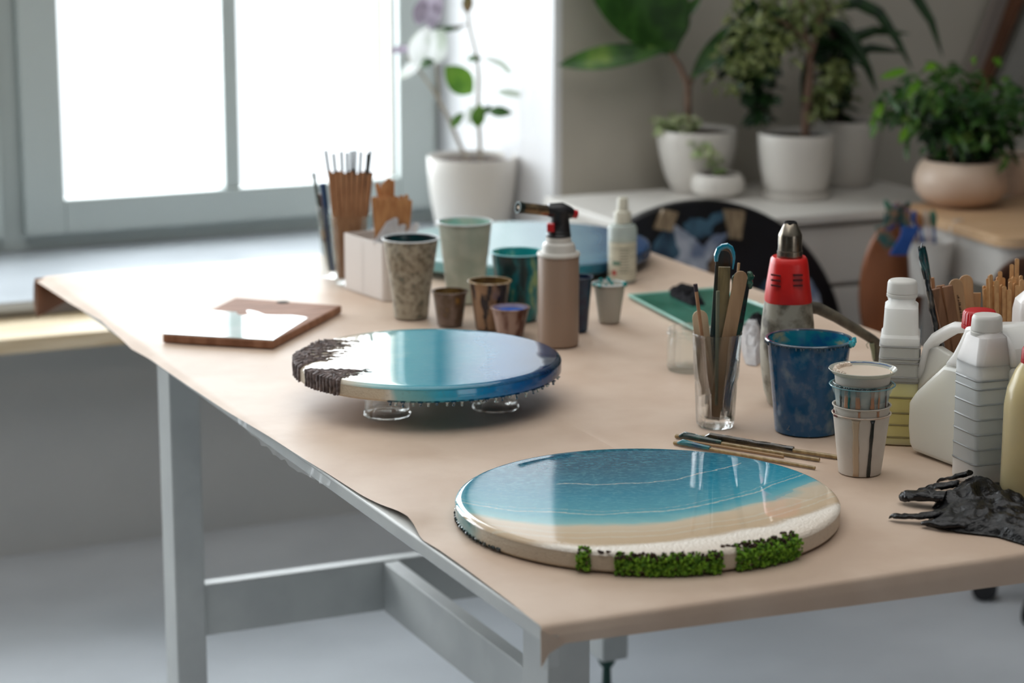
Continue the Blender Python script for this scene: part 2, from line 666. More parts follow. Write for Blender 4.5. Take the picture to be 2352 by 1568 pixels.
def beach_mat():
    m, nt, b = new_mat('beach_resin')
    vec, x, y, z = sep(nt)
    M = lambda *a: node_math(nt, *a)
    q0 = M('SUBTRACT', y, M('ADD', M('MULTIPLY', M('MULTIPLY', x, x), 2.4), M('ADD', M('MULTIPLY', x, 0.34), -0.112)))
    mp = nt.nodes.new('ShaderNodeMapping')
    mp.inputs['Scale'].default_value = (1, 2.2, 1)
    nt.links.new(vec, mp.inputs[0])
    neg = M('MAXIMUM', M('MINIMUM', M('MULTIPLY', q0, -18.0), 1.0), 0.0)
    q0 = M('ADD', q0, M('MULTIPLY', M('MULTIPLY', M('MAXIMUM', M('SUBTRACT', x, 0.05), 0.0), 0.22), neg))
    n1 = noise_n(nt, mp.outputs[0], 9, 5, 0.4)
    n2 = noise_n(nt, mp.outputs[0], 90, 6, 1.2)
    q = M('ADD', q0, M('MULTIPLY', M('SUBTRACT', n1, 0.5), 0.035))
    fac = M('MULTIPLY_ADD', q, 2.0, 0.3)     # q -.15..+.35 -> 0..1
    P = lambda v: 0.3 + 2 * v
    base = ramp(nt, fac, [(P(-0.14), rgb(214, 200, 184)), (P(-0.086), rgb(236, 228, 216)), (P(-0.072), rgb(204, 180, 150)), (P(-0.035), rgb(208, 186, 158)),
                          (P(-0.008), rgb(212, 196, 172)), (P(0.006), rgb(136, 188, 190)), (P(0.035), rgb(84, 160, 176)), (P(0.12), rgb(50, 134, 160)),
                          (P(0.19), rgb(44, 114, 140)), (P(0.26), rgb(44, 94, 118))])
    # cloudy lacing in the water
    cl = M('MULTIPLY', M('SUBTRACT', n2, 0.48), 1.6)
    cl = M('MAXIMUM', M('MINIMUM', cl, 0.26), 0.0)
    cl = M('MULTIPLY', cl, M('GREATER_THAN', q, 0.0))
    base = mixc(nt, cl, base, rgb(120, 196, 206))
    # right side: patches of brighter turquoise
    n5 = noise_n(nt, vec, 7, 2)
    br = M('MULTIPLY', M('MULTIPLY', M('MAXIMUM', M('SUBTRACT', x, -0.02), 0.0), 2.6), M('GREATER_THAN', q, 0.0))
    br = M('MULTIPLY', br, n5)
    base = mixc(nt, M('MINIMUM', br, 0.6), base, rgb(30, 150, 178))
    # foam lines
    n3 = noise_n(nt, vec, 12, 4)
    for (k, wd_, amp, st, sd) in ((0.180, 0.0022, 0.05, 0.8, 0.12), (0.046, 0.0026, 0.035, 0.8, 0.0), (0.060, 0.0012, 0.04, 0.45, 0.0), (-0.030, 0.003, 0.03, 0.5, 0.0),
                                  (-0.050, 0.0026, 0.025, 0.6, 0.0)):
        qq = M('ADD', q0, M('ADD', M('MULTIPLY', M('SUBTRACT', n3, 0.5), amp), M('MULTIPLY', M('SUBTRACT', n2, 0.5), 0.008)))
        dlt = M('ABSOLUTE', M('SUBTRACT', qq, k))
        ln = M('MULTIPLY', M('MAXIMUM', M('SUBTRACT', 1.0, M('DIVIDE', dlt, wd_)), 0.0), st)
        if sd:
            ln = M('MULTIPLY', ln, M('GREATER_THAN', M('SUBTRACT', sd, M('ABSOLUTE', M('SUBTRACT', x, 0.01))), 0.0))
        base = mixc(nt, ln, base, rgb(214, 214, 200))
    nt.links.new(base, b.inputs['Base Color'])
    # glossy resin over water and wet sand, dry sand near the rim
    rr = nt.nodes.new('ShaderNodeMapRange')
    rr.inputs[1].default_value, rr.inputs[2].default_value = -0.095, -0.07
    rr.inputs[3].default_value, rr.inputs[4].default_value = 0.6, 0.018
    nt.links.new(q, rr.inputs[0])
    nt.links.new(rr.outputs[0], b.inputs['Roughness'])
    bn = nt.nodes.new('ShaderNodeBump')
    bn.inputs['Distance'].default_value = 0.003
    nb = noise_n(nt, vec, 260, 3)
    dry = nt.nodes.new('ShaderNodeMapRange')
    dry.inputs[1].default_value, dry.inputs[2].default_value = -0.09, -0.066
    dry.inputs[3].default_value, dry.inputs[4].default_value = 0.8, 0.0
    nt.links.new(q, dry.inputs[0])
    nt.links.new(dry.outputs[0], bn.inputs['Strength'])
    nt.links.new(nb, bn.inputs['Height'])
    nt.links.new(bn.outputs[0], b.inputs['Normal'])
    b.inputs['IOR'].default_value = 1.55
    return m


def disc_side_mat(name, stops, x0, x1, rough_x=None, bump=0.3, sand_rough=0.7, gloss=0.12):
    m, nt, b = new_mat(name)
    vec, x, y, z = sep(nt)
    M = lambda *a: node_math(nt, *a)
    n1 = noise_n(nt, vec, 40, 3)
    xx = M('ADD', x, M('MULTIPLY', M('SUBTRACT', n1, 0.5), 0.02))
    fac = M('DIVIDE', M('SUBTRACT', xx, x0), x1 - x0)
    c = ramp(nt, fac, stops)
    n2 = noise_n(nt, vec, 160, 4)
    c = mixc(nt, M('MULTIPLY', M('MAXIMUM', M('SUBTRACT', n2, 0.55), 0.0), 1.0), c, rgb(120, 96, 70))
    nt.links.new(c, b.inputs['Base Color'])
    rr = nt.nodes.new('ShaderNodeMapRange')
    rr.inputs[1].default_value, rr.inputs[2].default_value = rough_x
    rr.inputs[3].default_value, rr.inputs[4].default_value = (sand_rough, gloss) if rough_x[0] < rough_x[1] else (sand_rough, gloss)
    nt.links.new(x, rr.inputs[0])
    nt.links.new(rr.outputs[0], b.inputs['Roughness'])
    bn = nt.nodes.new('ShaderNodeBump')
    bn.inputs['Distance'].default_value = 0.002
    bs = nt.nodes.new('ShaderNodeMapRange')
    bs.inputs[1].default_value, bs.inputs[2].default_value = rough_x
    bs.inputs[3].default_value, bs.inputs[4].default_value = bump, 0.0
    nt.links.new(x, bs.inputs[0])
    nt.links.new(bs.outputs[0], bn.inputs['Strength'])
    nt.links.new(noise_n(nt, vec, 380, 4), bn.inputs['Height'])
    nt.links.new(bn.outputs[0], b.inputs['Normal'])
    return m


def disc(name, c, r, zb, zt, side, top, label, wob=0.0, rnd=0.005):
    e = thing(name, (c[0], c[1], zb), label, 'resin art disc', rot=PHI)
    h = zt - zb
    fn = (lambda a, z: 1 + wob * mnoise.noise((cos(a) * 3, sin(a) * 3, z * 40))) if wob else None
    b = B().lathe([(0, 0), (r - 0.003, 0), (r, 0.003), (r, h - rnd), (r - 0.0004, h - rnd + 0.0008), (0, h - rnd + 0.0008)], (0, 0, 0), 160, fn)
    link('base', b, side, e, world=False)
    pr = [(0, h - rnd + 0.0006)] + [(r + 0.0002, h - rnd + 0.0006)]
    for k in range(1, 7):
        a = k / 6 * pi / 2
        pr.append((r - rnd * 1.6 * (1 - cos(a)), h - rnd + rnd * sin(a)))
    pr += [(r - rnd * 4, h + 0.0002), (r * 0.6, h + 0.0003), (0.004, h + 0.0004), (0, h + 0.0004)]
    link('resin_top', B().lathe(pr, (0, 0, 0), 160, fn), top, e, world=False, angle=60)
    return e


C1, R1, T1 = (0.290, 0.310), 0.2350, 0.7785
Z1 = 0.7545
side1 = disc_side_mat('beach_disc_side', [(0.0, rgb(60, 120, 122)), (0.035, rgb(90, 140, 140)), (0.075, rgb(196, 182, 160)), (0.5, rgb(206, 190, 170)), (1.0, rgb(205, 188, 168))],
                      -0.235, 0.235, (-0.215, -0.19), 0.5, gloss=0.12)
# side of disc one is glossy at the left, sandy elsewhere
for n in side1.node_tree.nodes:
    if n.type == 'MAP_RANGE':
        n.inputs[3].default_value, n.inputs[4].default_value = n.inputs[4].default_value, n.inputs[3].default_value
d1 = disc('resin_beach_disc', C1, R1, Z1, T1, side1, beach_mat(), 'large round resin board with turquoise sea, sand and green moss, front of the table')

M_moss = mat('moss', rgb(126, 172, 44), rgb(70, 112, 22), 200, rough=0.9, lo=0.42, hi=0.58)
M_moss_dark = mat('moss_tips', rgb(70, 46, 30), rgb(44, 26, 20), 200, rough=0.9)


def rim_angle(c, r, z, px):
    """angle (world) on the near half of a rim that projects to the column px"""
    best = None
    for i in range(720):
        a = pi + PHI + pi * i / 720
        P = V((c[0] + r * cos(a), c[1] + r * sin(a), z)) - CAM
        q = CX + F_PX * P.dot(RT) / P.dot(FW)
        if best is None or abs(q - px) < best[0]:
            best = (abs(q - px), a)
    return best[1]


h1 = T1 - Z1
for (xa, xb, n, lo, hi) in ((1326, 1356, 170, 0.1, 1.12), (1414, 1660, 1500, 0.02, 1.02), (1692, 1834, 1150, 0.02, 1.2)):
    b, bt = B(), B()
    a0, a1 = rim_angle(C1, R1, T1, xa) - PHI, rim_angle(C1, R1, T1, xb) - PHI
    for i in range(n):
        u = random.random()
        a = a0 + (a1 - a0) * u
        edge = min(u, 1 - u) * abs(a1 - a0) * R1
        hh = random.uniform(lo, hi)
        top = 0.78 + 0.34 * mnoise.noise((u * 9 + xa, 0, 0)) + (hi - 1.0)
        if hh > max(0.35, top + 0.25) or (mnoise.noise((a * 90, hh * 3.5, xa)) < -0.22):
            continue
        rr = R1 + 0.0005 + random.random() ** 1.5 * 0.006
        z = h1 * hh
        if hh > 0.85:
            rr -= (hh - 0.85) * 0.03
        p = (rr * cos(a), rr * sin(a), z)
        tgt = bt if hh > top - 0.02 and random.random() < 0.6 else b
        tgt.blob(p, random.uniform(0.0011, 0.0024), 0.45, 5)
    mo = link('moss', b, M_moss, d1, world=False)
    mo['label'] = 'green moss on the rim'
    if bt.v:
        link('moss_tips', bt, M_moss_dark, mo, world=False)
b = B()
for px, py in ((1377, 1268), (1383, 1270), (1398, 1269), (1660, 1256), (1672, 1254), (1684, 1255), (1690, 1252), (1796, 1226), (1803, 1225)):
    P = at(px, py, T1) - V((C1[0], C1[1], Z1))
    x, y = P.x * cos(-PHI) - P.y * sin(-PHI), P.x * sin(-PHI) + P.y * cos(-PHI)
    b.blob((x, y, h1 + 0.001), 0.0024, 0.4, 6, (1.3, 1, 0.7))
o = link('moss_crumbs', b, M_moss_dark, d1, world=False)
# dark dripped resin beads under the left rim
b = B()
for i in range(46):
    a = radians(168) + radians(52) * i / 45
    rr = R1 - 0.001 + 0.001 * sin(i * 3.1)
    b.blob((rr * cos(a), rr * sin(a), 0.002 + 0.0015 * abs(sin(i * 1.7)) + 0.004 * (i < 14) * random.random()), 0.0021 + 0.001 * random.random(), 0.2, 7)
o = link('resin_beads', b, mat('dark_teal_resin', rgb(10, 40, 46), rough=0.08, coat=0.5), d1, world=False)


def tide_mat():
    m, nt, b = new_mat('tide_resin')
    vec, x, y, z = sep(nt)
    M = lambda *a: node_math(nt, *a)
    n1 = noise_n(nt, vec, 8, 5, 0.6)
    mp = nt.nodes.new('ShaderNodeMapping')
    mp.inputs['Scale'].default_value = (1, 3.0, 1)
    nt.links.new(vec, mp.inputs[0])
    n2 = noise_n(nt, mp.outputs[0], 70, 6, 1.0)
    q = M('ADD', x, M('MULTIPLY', M('SUBTRACT', n1, 0.5), 0.07))
    fac = M('DIVIDE', M('ADD', q, 0.195), 0.39)
    base = ramp(nt, fac, [(0.0, rgb(205, 190, 168)), (0.22, rgb(214, 204, 186)), (0.31, rgb(160, 205, 204)), (0.42, rgb(70, 160, 176)), (0.6, rgb(40, 136, 162)),
                          (0.78, rgb(24, 92, 140)), (0.93, rgb(14, 44, 84)), (1.0, rgb(12, 32, 60))])
    cl = M('MAXIMUM', M('MINIMUM', M('MULTIPLY', M('SUBTRACT', n2, 0.5), 1.0), 0.05), 0.0)
    base = mixc(nt, cl, base, rgb(140, 200, 208))
    nt.links.new(base, b.inputs['Base Color'])
    b.inputs['Roughness'].default_value = 0.015
    b.inputs['IOR'].default_value = 1.6
    return m


C2, R2, T2 = (0.275, 0.973), 0.1950, 0.8205
Z2 = T2 - 0.0235
side2 = disc_side_mat('tide_disc_side', [(0.0, rgb(90, 74, 68)), (0.05, rgb(206, 190, 166)), (0.345, rgb(222, 206, 180)), (0.375, rgb(232, 228, 216)), (0.40, rgb(150, 204, 206)), (0.50, rgb(112, 184, 194)),
                                         (0.56, rgb(70, 178, 208)), (0.70, rgb(34, 140, 196)), (0.84, rgb(22, 100, 168)), (1.0, rgb(10, 40, 80))],
                      -0.195, 0.195, (-0.065, -0.052), 0.6, gloss=0.1)
d2 = disc('resin_tide_disc', C2, R2, Z2, T2, side2, tide_mat(), 'round resin board with dark rocks, sand and blue sea, raised on upturned glasses', rnd=0.006)
# rock relief streaks
M_rock = mat('rock_paste', rgb(128, 112, 108), rgb(84, 72, 70), 120, rough=0.6, bump=0.8, bscale=300)


def rocks(tips, seed):
    random.seed(seed)
    b = B()
    for (sx, sy, ex, ey, w0, dn) in tips:
        A = at(sx, sy, T2)
        E_ = at(ex, ey, T2)
        A = V((A.x, A.y, 0)) - V((C2[0], C2[1], 0))
        if A.length > R2 * 0.93:
            A = A.normalized() * R2 * 0.985
        A += V((C2[0], C2[1], 0))
        pts, rad = [], []
        if dn:
            o_ = (A - V((C2[0], C2[1], 0))).normalized()
            Q = V((C2[0], C2[1], 0)) + o_ * R2
            for k in range(4):
                pts.append(V((Q.x, Q.y, Z2 + 0.001 + (T2 - Z2 - 0.002) * k / 3)) + o_ * 0.0006)
                rad.append(w0 * (0.7 + 0.1 * k))
        n = 26
        for k in range(1, n + 1):
            u = k / n
            p = V((A.x, A.y, T2)).lerp(V((E_.x, E_.y, T2)), u)
            s = w0 * (1 - u) ** 0.9 * (0.55 + 1.1 * abs(mnoise.noise((k * 0.7, sx, sy)))) + 0.0004
            p += V((0, 1, 0)) * 0.008 * mnoise.noise((k * 0.3, ex, ey)) * min(1, u * 2)
            p.z += s * 0.25
            pts.append(p)
            rad.append(s)
        b.tube(pts, rad, 8, 1.0)
    # jitter surface
    b.v = [tuple(V(v) + V((mnoise.noise(V(v) * 260), mnoise.noise(V(v) * 260 + V((9, 0, 0))), mnoise.noise(V(v) * 260 + V((0, 9, 0))))) * 0.0014) for v in b.v]
    return b


def to_local(b, c, z0):
    out = []
    for v in b.v:
        x, y = v[0] - c[0], v[1] - c[1]
        out.append((x * cos(-PHI) - y * sin(-PHI), x * sin(-PHI) + y * cos(-PHI), v[2] - z0))
    b.v = out
    return b


T_a = []
for i in range(17):
    u = i / 16
    sy = 783 + 58 * u
    sx = 745 - 62 * sin(min(1, u * 1.25) * pi / 2) if u < 0.75 else 686
    ex = [842, 800, 826, 790, 836, 780, 818, 765, 812, 770, 800, 760, 818, 776, 790, 750, 730][i]
    T_a.append((sx, sy, ex, 786 + 40 * u + (i % 3) - 1, 0.0034, i > 6))
rk = link('rock_relief', to_local(rocks(T_a, 3), C2, Z2), M_rock, d2, world=False)
rk['label'] = 'dark grey-brown rocky relief'
T_b = []
for i in range(11):
    u = i / 10
    T_b.append((712 + 50 * u, 850 + 26 * u, [872, 850, 868, 835, 848, 820, 830, 800, 800, 785, 775][i], 850 + 20 * u, 0.0036, True))
link('rock_relief', to_local(rocks(T_b, 4), C2, Z2), M_rock, d2, world=False)
# hanging drips
M_drip = mat('clear_resin_drip', rgb(150, 190, 200), rough=0.05, trans=0.6)
M_dripb = mat('blue_resin_drip', rgb(14, 84, 120), rough=0.06, trans=0.3)
random.seed(11)
drip_px = [895, 908, 925, 948, 966, 984, 1004, 1028, 1043, 1062, 1084, 1106, 1120, 1140, 1156, 1172, 1190, 1210, 1228, 1238, 1248, 1260, 1274, 1284]
for i, px in enumerate(drip_px):
    a = rim_angle(C2, R2, Z2, px) - PHI
    L_ = random.uniform(0.004, 0.0085)
    rr = R2 - 0.002
    c0 = (rr * cos(a), rr * sin(a), 0.001)
    pr = [(0.0, 0.0), (0.0044, 0.0), (0.0030, -0.0012), (0.0019, -0.003), (0.0015, -L_ * 0.7), (0.0020, -L_ * 0.85), (0.0015, -L_ * 0.97), (0, -L_)]
    link('drip', B().lathe(pr, c0, 10), M_drip if i % 2 else M_dripb, d2, world=False)
# upturned glasses that carry it
for k, (gx, gy, lab) in enumerate(((0.186, 0.913, 'small clear glass upside down under the raised resin board, front left of the pair'),
                                   (0.344, 0.886, 'small clear upturned glass under the blue side of the raised resin board'),
                                   (0.285, 1.085, 'small clear glass upside down under the back of the raised resin board'))):
    e = thing('shot_glass', (gx, gy, TZ + 0.0019), lab, 'glass', 'upturned glasses under the resin board')
    hh = Z2 - TZ - 0.0020
    pr = [(0.0305, 0.002), (0.0330, 0.0), (0.0348, 0.003), (0.0335, 0.0065), (0.0322, 0.008), (0.0318, hh - 0.006), (0.030, hh), (0, hh), (0, hh - 0.005), (0.0288, hh - 0.007),
          (0.0300, 0.010), (0.0305, 0.002)]
    link('glass_body', B().lathe(pr, (gx, gy, TZ + 0.0019), 48, cap0=False, cap1=False), M_glass, e)

# far disc on the table
C3, R3, T3 = (0.866, 1.930), 0.246, 0.7915
side3 = disc_side_mat('far_disc_side', [(0.0, rgb(150, 196, 196)), (0.5, rgb(72, 142, 150)), (0.72, rgb(54, 124, 140)), (0.82, rgb(20, 62, 92)), (1.0, rgb(28, 60, 98))],
                      -0.246, 0.246, (-0.3, -0.29), 0.0)


def far_mat():  # window reflection painted into the pale top colour, bluer towards the right
    m, nt, b = new_mat('far_resin')
    vec, x, y, z = sep(nt)
    M = lambda *a: node_math(nt, *a)
    q = M('ADD', x, M('MULTIPLY', noise_n(nt, vec, 6, 4, 0.4), 0.08))
    nt.links.new(ramp(nt, M('DIVIDE', M('ADD', q, 0.246), 0.49), [(0, rgb(190, 214, 210)), (0.55, rgb(150, 184, 190)), (0.85, rgb(110, 140, 160)), (0.95, rgb(40, 80, 120)), (1, rgb(30, 66, 110))]), b.inputs['Base Color'])
    b.inputs['Roughness'].default_value = 0.12
    return m


Z3 = T3 - 0.024
d3 = disc('resin_pale_disc', C3, R3, Z3, T3, side3, far_mat(), 'pale blue-green round resin board at the far right corner of the table')
for k in range(4):
    a = pi / 4 + k * pi / 2
    b = B().lathe([(0, TZ - Z3 + 0.0016), (0.02, TZ - Z3 + 0.0016), (0.02, 0), (0, 0)], (0.15 * cos(a), 0.15 * sin(a), 0), 20)
    link('foot', b, M_black, d3, world=False)


# ------------------------------------------------------------------ cups
def base_pt(px, py, r, z=TZ + 0.0019):
    """centre of a round base whose nearest rim point projects to px,py"""
    return at(px, py, z) + DH * r


def zat(P, py):
    """height above P (same x,y) that projects to row py"""
    lo, hi = 0.0, 0.8
    for _ in range(40):
        m = (lo + hi) / 2
        d = V((P.x, P.y, P.z + m)) - CAM
        y = CY - F_PX * d.dot(UP) / d.dot(FW)
        if y > py:
            lo = m
        else:
            hi = m
    return (lo + hi) / 2


def cup_geo(rb, rt, h, wall=0.0009, lip=0.0022, step=None, ribs=None, floor=0.002):
    pr = [(0, 0), (rb * 0.9, 0), (rb, 0.0015)]
    if step:
        zs, ds = step
        rs = rb + (rt - rb) * zs / h
        pr += [(rs - ds, zs - 0.001), (rs, zs + 0.002)]
    if ribs:
        for k in range(ribs[2]):
            z = ribs[0] + (ribs[1] - ribs[0]) * k / (ribs[2] - 1)
            r = rb + (rt - rb) * z / h
            pr += [(r, z - 0.0015), (r - 0.0012, z), (r, z + 0.0015)]
    pr += [(rt, h - lip * 1.2), (rt + lip, h - lip * 0.9), (rt + lip * 1.2, h - lip * 0.3), (rt + lip * 0.7, h), (rt - wall * 0.3, h - 0.0003), (rt - wall, h - lip)]
    return pr, wall


def cup(name, label, px, pyb, wb, pyt, wt, m_out, m_in=None, fill=None, fill_h=0.0, step=None, group=None, cat='cup', m_rim=None, wall=0.0010, lip=0.0022, P=None, ribs=None,
        base_z=TZ + 0.0019):
    """a tapered cup; pixel widths at base and rim, base bottom row, rim centre row"""
    if P is None:
        r0 = 0.5 * wb * mpp(at(px, pyb, base_z))
        P = base_pt(px, pyb, r0, base_z)
    k = mpp(P)
    rb, rt = wb * k / 2, wt * k / 2
    h = zat(P, pyt)
    e = thing(name, P, label, cat, group)
    pr, wall = cup_geo(rb, rt - lip, h, wall, lip, step and (step[0] * h, step[1]), ribs=ribs and (ribs[0] * h, ribs[1] * h, ribs[2]))
    c = tuple(P)
    zi = 0.003
    outer = pr[:-5]
    inner = [(rt - lip - wall, h - lip), (rb - wall, zi), (0, zi)]
    link('cup_body', B().lathe([p for p in pr if p[1] < h - lip * 1.1] + [(rt - lip, h - lip * 1.1), (rt - lip - wall, h - lip * 1.1), (rb - wall, zi), (0, zi)], c, 56), m_out, e)
    link('rim', B().lathe([(rt - lip - wall, h - lip * 1.1), (rt - lip, h - lip * 1.1), (rt, h - lip * 0.95), (rt + lip * 0.15, h - lip * 0.4), (rt - lip * 0.3, h), (rt - lip - wall * 0.6, h - 0.0002), (rt - lip - wall, h - lip * 1.1)], c, 56, cap0=False, cap1=False),
         m_rim or m_out, e)
    if m_in:
        f = lambda z: rb + (rt - lip - rb) * z / h - wall - 0.0003
        prs = [(f(h * 0.985), h * 0.985), (f(zi + 0.001), zi + 0.0008), (0, zi + 0.0008), (0, zi + 0.0014), (f(zi + 0.001) - 0.0005, zi + 0.0014), (f(h * .985) - 0.0005, h * 0.985)]
        link('inner_coating', B().lathe(prs, c, 56, cap0=False, cap1=False), m_in, e)
    if fill:
        zf = h * fill_h
        r = rb + (rt - lip - rb) * zf / h - wall - 0.0011
        link('contents', B().lathe([(0, zi + 0.002), (rb - wall - 0.0015, zi + 0.002), (r, zf), (r * 0.97, zf - 0.0005), (0, zf - 0.0008)], c, 48), fill, e)
    e['_r'] = rb
    e['_rt'] = rt
    e['_h'] = h
    return e


def cleanup(e):
    for k in ('_r', '_rt', '_h'):
        if k in e.keys():
            del e[k]


M_speck = mat('speckled_grey_cup', rgb(168, 160, 142), rgb(120, 112, 96), 105, rough=0.35, lo=0.45, hi=0.62, c3=rgb(70, 96, 92), detail=8)
M_dkteal_in = mat('dark_teal_inside', rgb(14, 60, 62), rgb(30, 40, 44), 60, rough=0.25)
M_rimw = mat('cup_rim_white', rgb(214, 220, 222), rough=0.25)
cup('plastic_cup', 'tall plastic cup crusted with grey-beige speckles, dark teal inside, beside the white box', 943, 736, 78, 545, 132, M_speck, M_dkteal_in, step=(0.60, 0.0026), m_rim=M_rimw)
M_milky = film_mat('milky_translucent', rgb(205, 208, 192), 0.80, 0.3, rgb(186, 192, 176), 30)
M_milky_in = mat('pale_green_inside', rgb(196, 206, 190), rgb(150, 200, 186), 40, rough=0.3)
cup('plastic_cup', 'tall milky translucent plastic cup with pale green traces, behind the bronze cup', 1068, 700, 86, 507, 128, M_milky, M_milky_in, step=(0.56, 0.0030), m_rim=M_rimw)
M_brn = mat('brown_stain_cup', rgb(118, 100, 90), rgb(84, 66, 50), 70, rough=0.3, c3=rgb(140, 104, 52), lo=.4, hi=.58, stretch=(1, 1, .5))
M_gold_in = mat('gold_inside', rgb(120, 92, 48), rgb(84, 60, 34), 50, rough=0.3)
cup('small_cup', 'small brown-stained plastic cup left of the bronze one', 1033, 752, 58, 667, 84, M_brn, M_gold_in)
M_brz = mat('bronze_cup', rgb(148, 118, 92), rgb(30, 26, 30), 45, rough=0.2, lo=0.48, hi=0.54, stretch=(1, 1, .35), c3=rgb(40, 36, 44), metal=0.2)
cup('plastic_cup', 'medium bronze and black streaked plastic cup with a cream rim', 1125, 760, 66, 643, 100, M_brz, M_gold_in, m_rim=mat('cream_rim', rgb(196, 176, 146), rgb(150, 120, 80), 90, rough=0.25))
M_pink = mat('pinkish_stain_cup', rgb(160, 134, 122), rgb(96, 60, 50), 40, rough=0.25, lo=.46, hi=.6, stretch=(1, 1, .5))
M_lilac = mat('lilac_inside', rgb(190, 180, 192), rgb(170, 150, 160), 50, rough=0.3)
M_blue = mat('bright_blue_paint', rgb(16, 92, 190), rgb(24, 110, 200), 30, rough=0.35)
cup('small_cup', 'small pink-brown cup with bright blue paint inside, front of the cup group', 1172, 778, 60, 704, 91, M_pink, M_lilac, fill=M_blue, fill_h=0.86)
M_tealc = mat('teal_streak_cup', rgb(34, 58, 60), rgb(30, 122, 124), 32, rough=0.22, lo=.45, hi=.58, c3=rgb(150, 176, 120), stretch=(1, 1, .4), detail=5)
M_teal_in = mat('teal_inside', rgb(30, 150, 152), rgb(110, 178, 160), 60, rough=0.25, stretch=(1, 1, .3), lo=.5, hi=.6)
cup('plastic_cup', 'plastic cup streaked dark with turquoise, bright teal inside, behind the torch', 1190, 742, 88, 577, 126, M_tealc, M_teal_in, m_rim=mat('pale_teal_rim', rgb(120, 190, 196), rough=0.2))
M_navy = mat('navy_cup', rgb(26, 34, 60), rgb(20, 52, 76), 50, rough=0.25)
cup('plastic_cup', 'slim navy blue stained cup peeking out right of the torch', 1330, 764, 40, 634, 66, M_navy, M_navy)
M_wcup = mat('white_cup_plastic', rgb(214, 210, 198), rough=0.35, sss=0.0)
e = cup('small_cup', 'small white plastic cup with teal drips on its rim, right of the torch', 1400, 744, 48, 649, 78, M_wcup, mat('white_teal_inside', rgb(206, 204, 194), rgb(20, 140, 140), 75, rough=0.25, lo=.56, hi=.6), m_rim=M_rimw)
P = V(e.location)
rt, hh = e['_rt'], e['_h']
b = B()
for (a, L_) in ((radians(230), .004), (radians(205), .003), (radians(330), .005), (radians(345), .004), (radians(90), .006), (radians(120), .005)):
    b.blob((P.x + (rt - 0.001) * cos(a + PHI), P.y + (rt - 0.001) * sin(a + PHI), P.z + hh - 0.001), 0.003, 0.3, 7, (1.4, 1.4, L_ / .003))
link('paint_drip', b, mat('teal_paint', rgb(16, 140, 140), rough=0.12), e)

# ------------------------------------------------------------------ spray bottle
e0 = base_pt(1430, 652, 0.026)
e = thing('spray_bottle', e0, 'small clear spray bottle with printed label and milky liquid, behind the white cup', 'bottle')
k = mpp(e0)
r = 33 * k
z1, z2, z3, z4 = zat(e0, 552), zat(e0, 516), zat(e0, 505), zat(e0, 453)
M_bot = film_mat('bottle_plastic', rgb(214, 222, 216), 0.55, 0.15)
link('bottle_body', B().lathe([(0, 0), (r - .002, 0), (r, .003), (r, z2 - .006), (r - .003, z2), (r * .5, z2 + .003), (r * .45, z2 + .006), (0, z2 + .006)], tuple(e0), 40), M_bot, e)
lb = link('liquid', B().lathe([(0, .002), (r - .0014, .003), (r - .0014, z1), (0, z1)], tuple(e0), 40), mat('milky_liquid', rgb(206, 204, 184), rough=0.2), e)
# wrapped label : a band over the front with green and red print
rows = []
for i in range(25):
    a = PHI - pi * 0.88 + pi * 0.76 * i / 24
    rows.append([(e0.x + (r + .0004) * cos(a), e0.y + (r + .0004) * sin(a), e0.z + z) for z in (0.006, z1)])
link('bottle_label', B().rings(rows, closed=False), mat('bottle_label', rgb(212, 208, 188), rgb(186, 182, 162), 60, rough=.5, stretch=(.3, .3, 4)), e)


def patch_on_cyl(c, r, a0, a1, z0, z1, n=8):
    rows = []
    for i in range(n + 1):
        a = a0 + (a1 - a0) * i / n
        rows.append([(c.x + r * cos(a), c.y + r * sin(a), c.z + z) for z in (z0, z1)])
    return B().rings(rows, closed=False)


fa = PHI - pi / 2
gm, rm, dm = mat('print_green', rgb(70, 120, 104), rough=.5), mat('print_red', rgb(176, 70, 66), rough=.5), mat('print_grey', rgb(120, 118, 104), rough=.5)
link('label_mark', patch_on_cyl(e0, r + .0007, fa - .75, fa - .15, z1 * .46, z1 * .54), gm, e)
link('label_mark', patch_on_cyl(e0, r + .0007, fa - .80, fa - .45, z1 * .20, z1 * .32), rm, e)
bb = B()
for i in range(9):
    w_ = .55 + .25 * ((i * 37) % 5) / 5
    q = patch_on_cyl(e0, r + .0007, fa - .25, fa - .25 + w_, z1 * (.28 + .07 * i), z1 * (.30 + .07 * i))
    bb.add(q.v, q.f)
link('label_text_lines', bb, dm, e)
cz = z2 + .004
nk = link('nozzle', B().lathe([(0, cz), (r * .60, cz), (r * .60, cz + .018), (r * .56, cz + .021), (r * .38, cz + .023), (r * .36, z4 - .003), (r * .30, z4), (0, z4)], tuple(e0), 32), mat('cream_plastic', rgb(206, 202, 186), rough=.4), e)

# ------------------------------------------------------------------ blow torch
e0 = base_pt(1283, 801, 0.034)
e = thing('blow_torch', e0, 'blow torch with black head and red trigger on a tall brown gas can', 'torch')
k = mpp(e0)
r = 47 * k
za, zb, zc, zd, ze = zat(e0, 588), zat(e0, 572), zat(e0, 556), zat(e0, 543), zat(e0, 470)
M_can = mat('brown_can', rgb(150, 126, 108), rough=.42)
link('can', B().lathe([(0, 0), (r - .002, 0), (r, .002), (r, za), (r - .001, za + .002), (0, za + .002)], tuple(e0), 56), M_can, e)
link('can_shoulder', B().lathe([(r - .002, za + .001), (r + .001, za + .001), (r + .0018, za + .004), (r + .0005, za + .007), (r * .84, za + .0075), (r * .82, za + .009), (r * .82, zb + .003), (r * .76, zc - .002), (r * .62, zc + .001), (r * .60, zd), (0, zd)], tuple(e0), 56), mat('can_white', rgb(206, 202, 194), rough=.3), e)
rn = 28 * k
